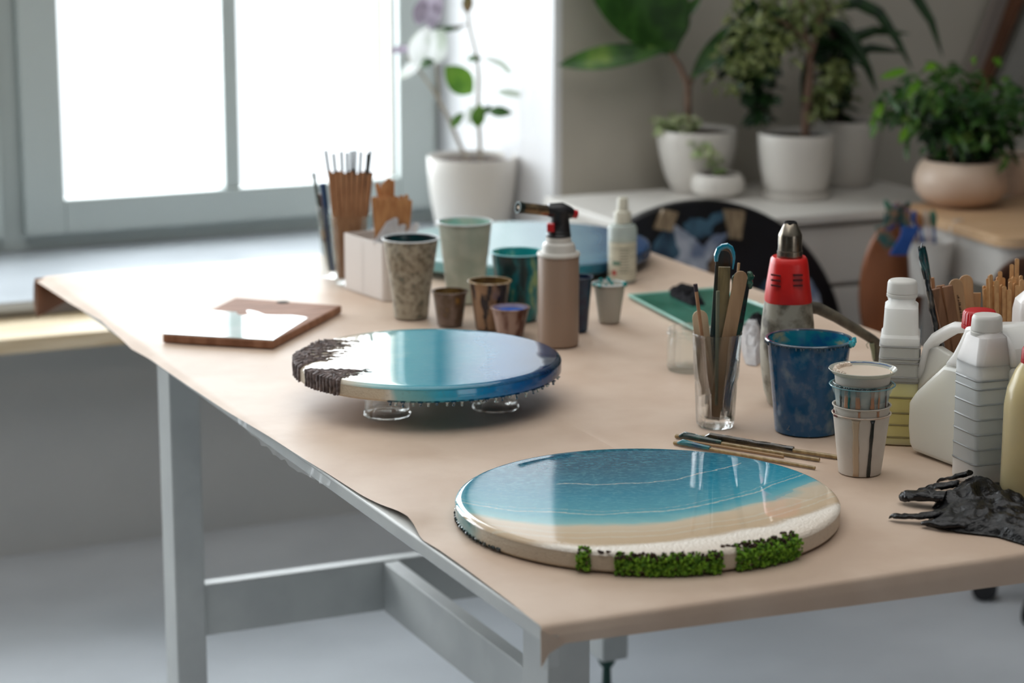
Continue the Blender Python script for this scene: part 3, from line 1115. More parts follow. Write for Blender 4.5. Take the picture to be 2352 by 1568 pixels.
link('collar', B().lathe([(0, zd - .002), (rn, zd - .002), (rn * 1.02, zd + .003), (rn * .9, zd + .006), (rn * .98, zd + .008), (rn * .86, zd + .012), (rn * .8, zd + .02), (0, zd + .02)], tuple(e0), 32), M_black, e)
hb = B()
pts = [W(1288, 545, e0), W(1287, 520, e0), W(1286, 500, e0), W(1287, 485, e0)]
hb.tube(pts, [rn * .84, rn * .78, rn * .74, rn * .8], 18)
hb.tube([W(1255, 478, e0, -.004), W(1262, 482, e0, -.003), W(1290, 484, e0), W(1306, 488, e0, .004), W(1314, 490, e0, .006)], [13 * k, 16 * k, 19 * k, 15 * k, 12 * k], 18)
link('head', hb, M_black, e)
M_brass = mat('burnt_brass', rgb(150, 128, 96), rgb(84, 74, 64), 40, rough=.3, metal=.85)
link('nozzle', B().tube([W(1260, 484, e0, -.004), W(1225, 480, e0, -.016), W(1197, 477, e0, -.026)], [12.5 * k, 12.5 * k, 12.5 * k], 24), M_brass, e)
nz = B()
A_, B_ = W(1201, 477.5, e0, -.0245), W(1189, 476, e0, -.029)
dd = (B_ - A_).normalized()
s_ = dd.cross(V((0, 0, 1))).normalized()
u_ = s_.cross(dd)
prof = [(A_, 13 * k), (B_, 14 * k), (B_, 10.5 * k), (A_ + dd * .002, 9.5 * k)]
nz.rings([[c + s_ * (q * cos(2 * pi * j / 24)) + u_ * (q * sin(2 * pi * j / 24)) for j in range(24)] for c, q in prof])
link('nozzle_tip', nz, mat('scorched_metal', rgb(40, 52, 50), rough=.35, metal=.6), e)
link('burner', B().tube([A_, B_ - dd * .001], 4.0 * k, 12), M_brass, e)
M_red = mat('red_plastic', rgb(186, 26, 34), rough=.35)
q0 = W(1263, 519, e0, -.010)
tr = B()
cxx = [W(1256, 511, e0, -.006), W(1273, 511, e0, -.006), W(1273, 529, e0, -.006), W(1256, 529, e0, -.006)]
tr.prism(cxx, -DH * .016)
link('trigger', tr, M_red, e, bevel=.001)
link('knob', B().tube([W(1312, 490, e0, .006), W(1324, 492, e0, .010)], 10 * k, 16), M_red, e)

# ------------------------------------------------------------------ wooden board half coated with white resin
zb_, zt_ = TZ + 0.0014, 0.7675
cor = [at(373, 768, zt_), at(627, 783, zt_), at(785, 701, zt_), at(540, 683, zt_)]
e = thing('serving_board', (cor[0] + cor[2]) / 2 - V((0, 0, zt_ - zb_)), 'square wooden board half coated with glossy white resin, left on the table', 'board')
M_walnut = mat('board_wood', rgb(156, 112, 86), rgb(130, 88, 62), 9, rough=.7, stretch=(1, 9, 1))
o = link('board', B().prism([V((p.x, p.y, zb_)) for p in reversed(cor)], (0, 0, zt_ - zb_)), M_walnut, e, smooth=False, bevel=.0025)
recalc(o)
rs = [(375, 767), (627, 782), (706, 731), (695, 729), (672, 726), (640, 726), (608, 725), (591, 718), (578, 715), (566, 714), (569, 719), (572, 724), (562, 726), (550, 725), (543, 721), (544, 718), (500, 716), (468, 713)]
o = link('resin_coat', B().prism([V((at(x, y, zt_).x, at(x, y, zt_).y, zt_ + .0002)) for x, y in reversed(rs)], (0, 0, .0012)),
         mat('white_resin', rgb(214, 232, 230), rgb(232, 240, 240), 14, rough=.03), e, smooth=False)
recalc(o)
o['label'] = 'glossy white resin coat'
pc = at(650, 694, zt_)
link('hanging_hole', B().lathe([(0, 0), (.0115, 0), (.0115, .0004), (0, .0004)], (pc.x, pc.y, zt_ + .0001), 24), mat('hole_dark', rgb(26, 24, 22), rough=.9), e)

# ------------------------------------------------------------------ green sheet, rags and tissue
q = [at(1445, 681, .757), at(1645, 665, .757), at(1812, 728, .757), at(1600, 762, .757)]
e = thing('green_resin_sheet', V((q[0] + q[2]) / 2) - V((0, 0, .757 - TZ - .0016)), 'flat glossy green sheet lying on the table behind the jar', 'sheet')
z0 = TZ + .0019
o = link('sheet', B().prism([V((p.x, p.y, z0)) for p in reversed(q)], (0, 0, .005)), mat('green_resin', rgb(60, 120, 104), rgb(36, 96, 80), 10, rough=.2), e, smooth=False, bevel=.0015)
recalc(o)
eb = B()
for a, b_ in zip(q, q[1:] + q[:1]):
    eb.tube([V((a.x, a.y, z0 + .005)), V((b_.x, b_.y, z0 + .005))], .0024, 8)
link('sheet_rim', eb, mat('pale_green_rim', rgb(150, 198, 184), rough=.12), e)


def crumple(name, poly, z, h, m, label, cat, seed, fr=60, res=44, thick=.002, edge=.25, P=None):
    """crumpled cloth: height field over a pixel outline on the plane z"""
    pts = [at(x, y, z) for x, y in poly]
    cx = sum(p.x for p in pts) / len(pts)
    cy = sum(p.y for p in pts) / len(pts)
    n = len(pts)
    rings = []
    K = 90
    bound = []
    for j in range(K):
        a = 2 * pi * j / K
        d = V((cos(a), sin(a)))
        best = 0
        for i in range(n):
            p, q2 = pts[i], pts[(i + 1) % n]
            ax, ay = p.x - cx, p.y - cy
            bx, by = q2.x - p.x, q2.y - p.y
            det = d.x * (-by) + d.y * bx
            if abs(det) < 1e-12:
                continue
            t_ = (ax * (-by) + ay * bx) / det
            s2 = (d.x * ay - d.y * ax) / det
            if t_ > 0 and -1e-6 <= s2 <= 1 + 1e-6:
                best = max(best, t_)
        bound.append(best)
    b = B()
    R_ = 26
    for i in range(R_ + 1):
        u = i / R_
        ring = []
        for j in range(K):
            a = 2 * pi * j / K
            x, y = cx + cos(a) * bound[j] * u, cy + sin(a) * bound[j] * u
            rd = 1 - abs(mnoise.noise((x * fr + seed, y * fr, seed))) * 1.9
            rd2 = 1 - abs(mnoise.noise((x * fr * 2.3, y * fr * 2.3 + seed, 2))) * 1.9
            hh = h * (0.35 + 0.5 * rd + 0.25 * rd2) * (1 - u ** 6) * (0.7 + .3 * (1 - u * u))
            ring.append((x, y, z + max(0.0008, hh)))
        rings.append(ring)
    b.rings(list(reversed(rings)), cap0=False, cap1=True)
    base = [[(x, y, z + .0002) for (x, y, _) in rings[-1]]]
    b.rings([base[0], rings[-1]], cap0=True, cap1=False)
    o = link(name, b, m, None, angle=50)
    return tag(o, label, cat)


M_blackcloth = mat('black_cloth', rgb(16, 15, 17), rgb(30, 28, 32), 90, rough=.9, bump=.5, spec=.15)
crumple('rag', [(1536, 665), (1560, 655), (1600, 662), (1612, 690), (1622, 700), (1590, 703), (1560, 690), (1540, 680)], z0 + .0055, .014, M_blackcloth, 'crumpled dark rag lying on the green sheet', 'rag', 2.0)
crumple('rag', [(1716, 745), (1735, 728), (1756, 740), (1752, 770), (1730, 765)], z0 + .0055, .02, M_blackcloth, 'small dark crumpled scrap behind the tumbler of sticks, beside the heat gun', 'rag', 8.0)
M_tissue = mat('white_tissue', rgb(222, 220, 220), rgb(206, 204, 206), 40, rough=.8)
crumple('tissue', [(1702, 800), (1700, 772), (1722, 764), (1748, 770), (1750, 830), (1735, 842), (1712, 836)], TZ + .0019, .040, M_tissue, 'crumpled white tissue between the tumbler and the heat gun', 'tissue', 4.0, fr=40)

# ------------------------------------------------------------------ white organiser box, glasses with sticks at the back
zb0 = TZ + .0014
pA, pB_, pC_ = at(792, 662, zb0), at(886, 693, zb0), at(915, 690, zb0)
H_box = zat(pB_, 562)
ex = (pB_ - pA)
ey = V((-ex.y, ex.x, 0)).normalized() * (-0.075)
if ey.dot(DH) < 0:
    ey = -ey
e = thing('organiser_box', pA, 'white desk box with a rounded corner holding wooden spatulas and tissue, back of the table', 'box')
M_boxw = mat('box_white', rgb(216, 208, 202), rough=.4)
bo = B()
cs = [pA, pB_ - ex.normalized() * .012, pB_ - ex.normalized() * .004 + ey * .05, pB_ + ey * .18, pB_ + ey, pA + ey]
wl = .003
cen = (pA + pB_ + ey) / 2


def inset(p, d):
    v = (cen - p)
    return p + v.normalized() * d * 1.4


ro = [[tuple(p) for p in cs], [tuple(p + V((0, 0, H_box))) for p in cs], [tuple(inset(p, wl) + V((0, 0, H_box))) for p in cs], [tuple(inset(p, wl) + V((0, 0, .004))) for p in cs]]
bo.rings(ro)
o = link('box_body', bo, M_boxw, e, smooth=False, bevel=.001)
recalc(o)
dv = B().prism([pA + ex * .45 + V((0, 0, .004)), pA + ex * .47 + V((0, 0, .004)), pA + ex * .47 + ey * .96 + V((0, 0, .004)), pA + ex * .45 + ey * .96 + V((0, 0, .004))], (0, 0, H_box - .01))
o = link('divider', dv, M_boxw, e, smooth=False)
recalc(o)
PB = pA + ex * .72 + ey * .6      # spatula bundle centre
b = B()
rt_ = []
for (x0, y0, x1, y1) in ((876, 560, 895, 506), (895, 560, 905, 500), (905, 556, 925, 515), (930, 560, 955, 512), (940, 560, 972, 540)):
    A_, B2 = W(x0, y0, PB, -.03), W(x1, y1, PB, -.02)
    b.prism([A_ - RT * .016, A_ + RT * .016, B2 + RT * .006 + V((0, 0, -.002)), B2, B2 - RT * .007 + V((0, 0, -.004))], DH * .006)
for i, v in enumerate(b.v):
    v = V(v)
    b.v[i] = tuple(v + V((mnoise.noise(v * 60), mnoise.noise(v * 60 + V((5, 5, 5))), 0)) * .003)
o = link('tissue', b, M_tissue, None, smooth=False)
tag(o, 'white tissue tips poking out of the organiser box', 'tissue')


def stick(name, label, cat, group, pA_, pB2, w_, th, m, round_top=True, parts=None, tip=None, face=None):
    """flat wooden stick from bottom point to top point (world), width w_, thickness th"""
    A, Bp = V(pA_), V(pB2)
    ax = (Bp - A).normalized()
    fc = V(face) if face else DH
    sd = ax.cross(fc).normalized()
    nr = sd.cross(ax).normalized()
    L_ = (Bp - A).length
    n = 7
    out = [A - sd * w_ / 2, A + sd * w_ / 2]
    if round_top:
        for i in range(n + 1):
            a = pi * i / n
            out.append(Bp - ax * w_ / 2 + sd * (w_ / 2 * cos(a)) + ax * (w_ / 2 * sin(a)))
    else:
        out += [Bp + sd * w_ / 2, Bp - sd * w_ / 2]
    b = B().prism([p - nr * th / 2 for p in out], nr * th)
    o = link(name, b, m, None, smooth=False)
    recalc(o)
    if th > .0012:
        bv = o.modifiers.new('bevel', 'BEVEL')
        bv.width = min(th, w_) * .18
        bv.segments = 1
    return tag(o, label, cat, group)


# two ribbed glasses
M_glass2 = glass_mat('clear_glass_thin', (0.975, 0.99, 0.985, 1), clear=.75)


def plain_glass(P, rb, rt, h, label, name='drinking_glass', mt=None, th=.0016, foot=.006, seg=48, fn=None, group=None):
    e = thing(name, P, label, 'glass', group)
    pr = [(0, 0), (rb * .92, 0), (rb, .002), (rb + (rt - rb) * .5, h * .5), (rt, h - .002), (rt - th * .3, h), (rt - th, h - .001), (rb + (rt - rb) * .5 - th, h * .5), (rb - th - .001, foot + .003), (rb * .7, foot), (0, foot)]
    link('glass_body', B().lathe(pr, tuple(P), seg, fn, cap1=True), mt or M_glass2, e)
    return e


G1 = base_pt(762, 640, .02)
k1 = mpp(G1)
rib = lambda a, z: 1 + .02 * cos(12 * a)
plain_glass(G1, 24 * k1, 34 * k1, zat(G1, 472), 'tall clear glass with a paintbrush, leftmost glass at the back of the table', foot=.012, fn=rib)
G2 = base_pt(792, 657, .022)
k2 = mpp(G2)
G2 = at(803, 657, TZ + .0014) + DH * .028
plain_glass(G2, 36 * k2, 50 * k2, zat(G2, 492), 'tall clear glass packed with flat brown sticks, beside the white box', foot=.012, fn=rib)
M_bluegrey = mat('blue_brush_handle', rgb(30, 66, 110), rough=.4)
M_greyh = mat('grey_brush_handle', rgb(96, 108, 104), rough=.4)


def rod(name, label, cat, A, Bp, r, m, group=None, seg=8, parts=()):
    e = thing(name, A, label, cat, group)
    link('handle', B().tube([A, Bp], r if not isinstance(r, tuple) else list(r), seg), m, e)
    for nm, a, b_, rr, mm in parts:
        link(nm, B().tube([V(A).lerp(V(Bp), a), V(A).lerp(V(Bp), b_)], rr, seg), mm, e)
    return e


rod('paintbrush', 'grey-handled brush leaning left in the leftmost glass', 'brush', W(757, 622, G1), W(720, 396, G1, .0), .0035, M_greyh, parts=(('ferrule', .30, .42, .005, M_brass),))
rod('paintbrush', 'dark blue brush handle in the leftmost glass', 'brush', W(768, 622, G1, -.006), W(741, 420, G1, -.006), .0062, M_bluegrey)
rod('paintbrush', 'brown-handled brush in the leftmost glass', 'brush', W(764, 620, G1, .009), W(731, 446, G1, .009), .005, M_stick2)
GS = 'flat brown wooden sticks in the glass beside the white box'
random.seed(5)
for i in range(16):
    u = i / 15
    row = i % 2
    bx = 780 + 46 * u
    tx = 757 + 96 * u
    stick('wooden_stick', 'flat brown wooden stick packed in the tall glass beside the white box', 'stick', GS, W(bx, 640, G2, -.012 + .022 * row), W(tx, 392 + (i * 7) % 9 - (3 if row else 0), G2, -.016 + .028 * row),
          .0075, .002, M_stick2, round_top=False)
GP = 'thin dark skewers standing up behind the brown sticks'
for i, (x, y) in enumerate(((748, 345), (766, 352), (784, 347), (797, 350), (807, 346), (816, 345), (829, 348), (851, 346), (845, 352))):
    A, Bp = W(790 + i * 4, 640, G2, .0005), W(x, y, G2, .006)
    o = link('skewer', B().tube([A, Bp], .0028, 6), mat('dark_skewer', rgb(30, 38, 38), rough=.4), None)
    tag(o, 'thin dark-tipped stick rising above the brown sticks in the tall glass', 'stick', GP)
GB = 'orange-brown wooden spatulas in the white box'
for i in range(15):
    u = (i % 8) / 7
    row = i // 8
    x = 858 + 84 * u + row * 4
    hi_ = (0, 0, 0)
    top = 452 + (i * 5) % 7 + (6 if u > .9 else 0)
    stick('wooden_spatula', 'orange-brown wooden spatula standing in the white organiser box', 'stick', GB, W(872 + 56 * u, 600, PB, -.008 + .014 * row), W(x, top - row * 6, PB, -.010 + .018 * row), .0085, .0022,
          mat('orange_wood', rgb(196, 142, 92), rgb(174, 118, 72), 30, rough=.6, stretch=(6, 6, 1)))
for i, (x, y) in enumerate(((880, 420), (893, 408), (888, 412), (901, 412), (866, 420))):
    stick('wooden_spatula', 'orange-brown wooden spatula reaching highest in the white organiser box', 'stick', GB + ', tall ones', W(884 + i * 5, 600, PB, .018 + .003 * i), W(x, y, PB, .024 + .003 * i), .0085, .0022, MATS['orange_wood'])

# ------------------------------------------------------------------ jar, tumbler of sticks
J = base_pt(1590, 860, .036)
kj = mpp(J)
e = thing('glass_jar', J, 'low empty clear glass jar behind the tumbler of sticks', 'jar')
rj = 55 * kj
hj = zat(J, 752)
pr = [(0, 0), (rj - .003, 0), (rj, .004), (rj, hj * .72), (rj - .002, hj * .80), (rj - .002, hj * .84), (rj + .0012, hj * .86), (rj + .0012, hj * .89), (rj - .001, hj * .91), (rj - .001, hj - .001), (rj - .0018, hj), (rj - .003, hj - .001),
      (rj - .003, hj * .8), (rj - .002, hj * .7), (rj - .002, .010), (rj - .006, .006), (0, .006)]
link('glass_body', B().lathe(pr, tuple(J), 56), M_glass2, e)

G = base_pt(1647, 989, .027)
kg = mpp(G)
rb, rt, hg = 45 * kg, 57.5 * kg, zat(G, 762)
e = thing('tumbler', G, 'clear faceted glass tumbler holding used stirring sticks', 'glass')


def facet(a, z):
    u = z / hg
    if u > .52:
        return 1.0
    s = min(1, (.52 - u) / .06)
    m_ = (a + PHI) % (2 * pi / 9) - pi / 9
    f = cos(pi / 9) / cos(m_)
    return 1 + (f - 1) * s * 1.5


pr = [(0, 0), (rb * .86, 0), (rb * .95, .002), (rb * 1.0, .006), (rb * 1.02, hg * .1)]
for i in range(1, 12):
    u = .1 + .42 * i / 11
    pr.append((rb * 1.02 + (rt * .96 - rb) * (u - .1) / .9 * .9, hg * u))
pr += [(rb * 1.02 + (rt * .96 - rb) * .49, hg * .54), (rb + (rt - rb) * .62, hg * .60), (rt - .001, hg * .97), (rt, hg * .99), (rt - .0006, hg), (rt - .0018, hg * .995), (rb + (rt - rb) * .62 - .0016, hg * .6)]
pr2 = [(rb * .80 + (rt - rb) * .3, hg * .3), (rb * .78, .018), (rb * .6, .013), (0, .012)]
link('glass_body', B().lathe(pr + pr2, tuple(G), 72, lambda a, z: facet(a, z)), M_glass, e)
gz = G
dkteal = mat('dark_teal_stick', rgb(34, 58, 62), rgb(58, 44, 34), 40, rough=.25, coat=.4, stretch=(1, 1, .3))
olive = mat('resin_olive_stick', rgb(136, 118, 80), rgb(104, 92, 62), 40, rough=.25, coat=.5, stretch=(3, 3, .4))
tan = mat('tan_spatula', rgb(176, 142, 108), rgb(158, 124, 92), 26, rough=.5, stretch=(4, 4, .5))
pale = mat('pale_spatula', rgb(214, 190, 158), rgb(200, 172, 140), 20, rough=.55)
GT = None
stick('wooden_spatula', 'short pale wooden spatula inside the tumbler, behind the brown stick', 'stick', GT, W(1628, 905, G, .006), W(1606, 712, G, .014), 36 * kg, .0018, pale)
rod('match_stick', 'thin brown stick with charred tip leaning left in the tumbler', 'stick', W(1628, 890, G, -.012), W(1597, 652, G, -.016), 4.2 * kg, M_stick2, parts=(('charred_tip', .93, 1.0, 4.9 * kg, mat('charred', rgb(52, 40, 48), rough=.6)),))
e2 = thing('craft_stick', W(1640, 930, G, .010), 'dark teal craft stick with a bright blue resin loop on top, tallest in the tumbler', 'stick')
A, Bp = W(1636, 930, G, .012), W(1663, 575, G, .010)
ax = (Bp - A).normalized()
sdv = ax.cross(DH).normalized()
w_ = 34 * kg
out = [A - sdv * w_ / 2, A + sdv * w_ / 2] + [Bp - ax * w_ / 2 + sdv * (w_ / 2 * cos(pi * i / 8)) + ax * (w_ / 2 * sin(pi * i / 8)) for i in range(9)]
o = link('stick_body', B().prism([p for p in out], DH * .002), dkteal, e2, smooth=False)
recalc(o)
arcp = [W(x, y, G, .006) for x, y in ((1645, 600), (1646, 585), (1651, 572), (1660, 566), (1670, 564), (1679, 569), (1684, 580), (1686, 592), (1685, 604), (1683, 618))]
o = link('resin_loop', B().tube(arcp, [.0022, .003, .0034, .0036, .0036, .0030, .0024, .0018, .0014, .0008], 10, flat=1.3), mat('bright_blue_resin', rgb(0, 150, 184), rough=.06, trans=.2, coat=.5), e2)
o['label'] = 'bright turquoise resin loop'
stick('craft_stick', 'square-ended resin-coated olive stick upright in the middle of the tumbler', 'stick', GT, W(1652, 940, G, -.002), W(1664, 612, G, -.002), 27 * kg, .004, olive, round_top=False)
stick('craft_stick', 'wide tan spatula leaning right across the front of the tumbler', 'stick', GT, W(1637, 962, G, -.010), W(1704, 622, G, -.008), 31 * kg, .0022, tan)
stick('craft_stick', 'dark blackened stick with green blob leaning right in the tumbler', 'stick', GT, W(1664, 955, G, .004), W(1716, 640, G, .012), 17 * kg, .003, mat('blackened_stick', rgb(36, 40, 44), rgb(24, 70, 58), 60, rough=.2, coat=.6), round_top=False)
o = link('resin_blob', B().blob(tuple(W(1724, 634, G, .012)), .0065, .3, 8, (.8, .8, 1.1)).blob(tuple(W(1721, 650, G, .012)), .0055, .3, 8, (.8, .8, 1.6)), mat('green_blob', rgb(48, 92, 76), rough=.2, coat=.4), bpy.data.objects['craft_stick.003'] if 'craft_stick.003' in bpy.data.objects else None)
rod('skewer', 'thin skewer tip showing between the two spatulas in the tumbler', 'stick', W(1668, 930, G, .016), W(1697, 604, G, .018), .0018, M_stick)
rod('skewer', 'grey-green thin stick in front left of the olive stick in the tumbler', 'stick', W(1645, 930, G, -.010), W(1649, 668, G, -.012), .0026, mat('greygreen', rgb(112, 116, 96), rough=.35))
stick('craft_stick', 'green-stained wooden stick low in the tumbler behind the tan spatula', 'stick', GT, W(1672, 962, G, .012), W(1690, 630, G, .016), 16 * kg, .002, mat('green_stain_stick', rgb(48, 110, 86), rgb(90, 84, 56), 30, rough=.35))

# ------------------------------------------------------------------ heat gun
Hc = at(1806, 940, TZ + .0019) + DH * .036
kh = mpp(Hc)
e = thing('heat_gun', Hc, 'grey heat gun standing upright with a red collar and metal nozzle, behind the blue cup', 'heat gun')
M_gun = mat('dirty_grey_plastic', rgb(160, 156, 142), rgb(100, 94, 80), 34, rough=.5, c3=rgb(52, 46, 40), lo=.46, hi=.60, detail=7)


def hsec(py, xl, xr, dep, P=Hc, n=28, pw=2.6, off=0.0):
    a, b_ = W(xl, py, P, off), W(xr, py, P, off)
    c = (a + b_) / 2
    hw = (b_ - a).length / 2
    ring = []
    for j in range(n):
        t_ = 2 * pi * j / n
        cc, ss = cos(t_), sin(t_)
        x = hw * math.copysign(abs(cc) ** (2 / pw), cc)
        y = dep * math.copysign(abs(ss) ** (2 / pw), ss)
        ring.append(c + RT * x + DH * y)
    return ring


body = [hsec(928, 1770, 1848, .024), hsec(922, 1763, 1857, .030), hsec(895, 1754, 1866, .036), hsec(840, 1747, 1871, .038), hsec(790, 1746, 1871, .038), hsec(740, 1750, 1869, .036), hsec(686, 1757, 1863, .033)]
link('body', B().rings(body), M_gun, e)
link('body_base', B().rings([hsec(930.5, 1776, 1842, .022), hsec(928, 1769, 1849, .0245)]), M_black, e)
col = [hsec(690, 1756.5, 1864, .0335), hsec(686, 1756, 1864.5, .034), hsec(650, 1761, 1860, .032), hsec(604, 1769, 1856, .028), hsec(594, 1771, 1854, .027), hsec(589, 1775, 1851, .024), hsec(590, 1782, 1845, .019)]
link('collar', B().rings(col), mat('red_collar', rgb(222, 34, 30), rgb(204, 30, 28), 14, rough=.38), e)
sl = B()
for cx_, sk in ((1781, .25), (1832, 0.0)):
    for i in range(3):
        y = 632 + 12 * i
        off = -.0345 + abs(cx_ - 1812) * kh * .12
        a, b_ = W(cx_ - 10, y - sk * 4, Hc, off), W(cx_ + 12, y + sk * 8, Hc, off)
        d_ = V((0, 0, 1.7 * kh))
        sl.prism([a - d_, b_ - d_, b_ + d_, a + d_], DH * .004)
link('vent_slots', sl, mat('slot_dark_red', rgb(84, 10, 14), rough=.7), e, smooth=False)
M_steel = mat('nozzle_steel', rgb(168, 158, 142), rgb(110, 100, 90), 26, rough=.26, metal=.95)
Pn = W(1814, 590, Hc)
Pn0 = V((Pn.x, Pn.y, 0))
zz = lambda py: W(1814, py, Hc).z
rn_ = 29 * kh
link('nozzle_ring', B().lathe([(0, 0), (rn_ * .98, 0), (rn_ * 1.0, .002), (rn_ * 1.0, zz(575) - zz(598)), (rn_ * .94, zz(574) - zz(598)), (0, zz(574) - zz(598))], (Pn.x, Pn.y, zz(598)), 40), M_steel, e)
link('nozzle', B().lathe([(rn_ * .93, 0), (rn_ * .93, zz(541) - zz(575)), (rn_ * .90, zz(537) - zz(575)), (rn_ * .50, zz(512) - zz(575)), (rn_ * .46, zz(511) - zz(575)), (rn_ * .46, zz(520) - zz(575)), (0, zz(522) - zz(575))], (Pn.x, Pn.y, zz(575)), 40), M_steel, e)
link('nozzle_mouth', B().lathe([(rn_ * .40, -.002), (rn_ * .52, -.002), (rn_ * .50, .0018), (rn_ * .44, .0024), (rn_ * .42, 0)], (Pn.x, Pn.y, zz(512)), 24,
     lambda a, z: 1 + .05 * sin(5 * a), cap0=False, cap1=False), mat('burnt_black', rgb(22, 20, 20), rough=.8), e)
hn = [W(1850, 705, Hc, .01), W(1880, 708, Hc, .02), W(1920, 728, Hc, .03), W(1965, 755, Hc, .04), W(2005, 780, Hc, .05), W(2020, 790, Hc, .055)]
link('handle', B().tube(hn, [15 * kh, 14 * kh, 12.5 * kh, 11.5 * kh, 11 * kh, 9 * kh], 16, flat=1.0), mat('dirty_dark_grip', rgb(70, 66, 58), rgb(110, 104, 90), 30, rough=.5, detail=6), e)
dr = [W(2010, 784, Hc, .052), W(2014, 800, Hc, .052), W(2013, 822, Hc, .052), W(2014, 846, Hc, .05)]
link('cable_stub', B().tube(dr, [9 * kh, 9 * kh, 8 * kh, 8 * kh], 10), MATS['dirty_dark_grip'], e)
link('dried_drips', B().tube([W(2002, 788, Hc, .045), W(2005, 806, Hc, .045), W(2007, 826, Hc, .045)], [.004, .003, .002], 8).tube([W(1995, 784, Hc, .045), W(1990, 792, Hc, .045), W(1994, 800, Hc, .045)], .0007, 6),
     mat('pale_green_gunk', rgb(150, 156, 128), rough=.5), e)

# ------------------------------------------------------------------ big blue measuring cup
M_bcup = film_mat('blue_stained_plastic', rgb(20, 84, 130), .84, .12, rgb(120, 142, 160), 60, lo=.46, hi=.80, stretch=(1, 1, .8))
M_bin = mat('blue_teal_inside', rgb(20, 90, 140), rgb(30, 134, 150), 24, rough=.12, lo=.4, hi=.55, c3=rgb(160, 158, 130), detail=7, dist=.6)
Pb = base_pt(1860, 1003, .037)
kb = mpp(Pb)
e = cup('measuring_cup', 'big translucent blue-stained measuring cup with dripping rim, beside the stack of paper cups', 1862, 1003, 146, 775, 200, M_bcup, M_bin, fill=mat('deep_blue_resin', rgb(8, 60, 92), rough=.1), fill_h=.24,
        m_rim=mat('blue_glossy_rim', rgb(36, 70, 96), rgb(90, 110, 124), 50, rough=.08, coat=.5), P=Pb, ribs=None, wall=.0014, lip=.003)
hb_, rtb = e['_h'], e['_rt']
random.seed(21)
b = B()
for i in range(26):
    a = PHI - pi + pi * (i + random.random() * .6) / 26
    L_ = random.uniform(.002, .006)
    rr = rtb - .0005
    b.lathe([(0, 0), (.0016, 0), (.0013, -L_ * .5), (.0016, -L_ * .85), (.0007, -L_), (0, -L_ * 1.02)], (Pb.x + rr * cos(a), Pb.y + rr * sin(a), Pb.z + hb_ - .0025), 8)
link('rim_drops', b, mat('blue_grey_drop', rgb(60, 84, 104), rough=.05, coat=.5), e)
b = B()
for i in range(12):
    a = PHI - .05 - .55 * i / 12
    b.blob((Pb.x + (rtb + .001) * cos(a), Pb.y + (rtb + .001) * sin(a), Pb.z + hb_ - .001 - .004 * random.random()), .0032, .35, 7, (1, 1, 1.3))
o = link('rim_resin', b, mat('cyan_resin', rgb(60, 170, 184), rough=.06, coat=.4), e)
# graduation marks moulded on the front : the characters seen in the photograph
for (txt, px, py, sz) in (('rs', 1884, 838, .011), ('2', 1812, 985, .012)):
    cu = bpy.data.curves.new('mark_text', 'FONT')
    cu.body = txt
    cu.size = sz
    cu.extrude = .0002
    cu.align_x = 'CENTER'
    tmp = bpy.data.objects.new('mark', cu)
    me_ = bpy.data.meshes.new_from_object(tmp)
    bpy.data.objects.remove(tmp)
    o = bpy.data.objects.new('moulded_mark', me_)
    COL.objects.link(o)
    zz_ = (W(px, py, Pb, -.045).z - Pb.z)
    rloc = 73 * kb + (100 * kb - .003 - 73 * kb) * zz_ / hb_ + .0006
    dx = (W(px, py, Pb, -rloc) - Pb).dot(RT)
    ang = math.asin(max(-.9, min(.9, dx / rloc)))
    d_ = RT * sin(ang) - DH * cos(ang)
    o.location = V((d_.x * rloc, d_.y * rloc, zz_ - sz * .35))
    o.rotation_euler = (radians(90) - .10, 0, atan2(d_.y, d_.x) + pi / 2)
    o.parent = e
    me_.materials.clear()
    me_.materials.append(mat('mark_' + ('blue' if txt == 'rs' else 'pale'), rgb(26, 56, 100) if txt == 'rs' else rgb(96, 110, 124), rough=.3))

# ------------------------------------------------------------------ stack of cups
S = base_pt(1981, 1096, .0265)
ks = mpp(S)
M_pcup = mat('paper_cup', rgb(226, 218, 208), rgb(220, 211, 200), 30, rough=.6)
M_teal_clear = film_mat('teal_stained_clear_cup', rgb(120, 178, 190), .22, .08, rgb(206, 222, 222), 60)
RB, RT_, HP = 48.5 * ks, 65 * ks, zat(S, 945)


def nested(name, label, up_py, wt, m, m_rim=None, lip=.002, short=.35, inner=None):
    """a cup nested in the stack: its rim centre sits at row up_py; only its upper part is modelled down into the cup below"""
    h = zat(S, up_py)
    rt2 = wt * ks / 2
    dz = h - HP
    e = thing(name, S + V((0, 0, dz + .003)), label, 'cup')
    slope = (RT_ - RB) / HP
    z0 = dz + .003
    rb2 = RB - .0002
    rtop = (RT_ - lip * .6) if wt < 140 else rt2 - lip
    zl = HP - .002
    prof = [(0, z0), (rb2, z0), (rb2 + slope * zl * .98, z0 + zl * .93)]
    prof = [(0, z0), (rb2, z0)]
    for q in range(1, 7):
        u = q / 6
        rr = rb2 + slope * (zl) * u
        if wt >= 140 and u > .8:
            rr = rr + (rtop - (rb2 + slope * zl)) * (u - .8) / .2
        prof.append((rr, z0 + (h - z0 - lip) * u))
    inn = [(r_ - .0007, z_ + (.0015 if i_ < 2 else 0)) for i_, (r_, z_) in reversed(list(enumerate(prof[1:])))]
    link('cup_body', B().lathe(prof + inn + [(0, z0 + .0015)], tuple(S), 56), m, e)
    R_ = prof[-1][0]
    link('rim', B().lathe([(R_ - .0007, h - lip), (R_, h - lip), (R_ + lip * .8, h - lip * .8), (R_ + lip, h - lip * .3), (R_ + lip * .5, h), (R_ - .0007, h - lip * .3)], tuple(S), 56, cap0=False, cap1=False), m_rim or m, e)
    return e, R_, h


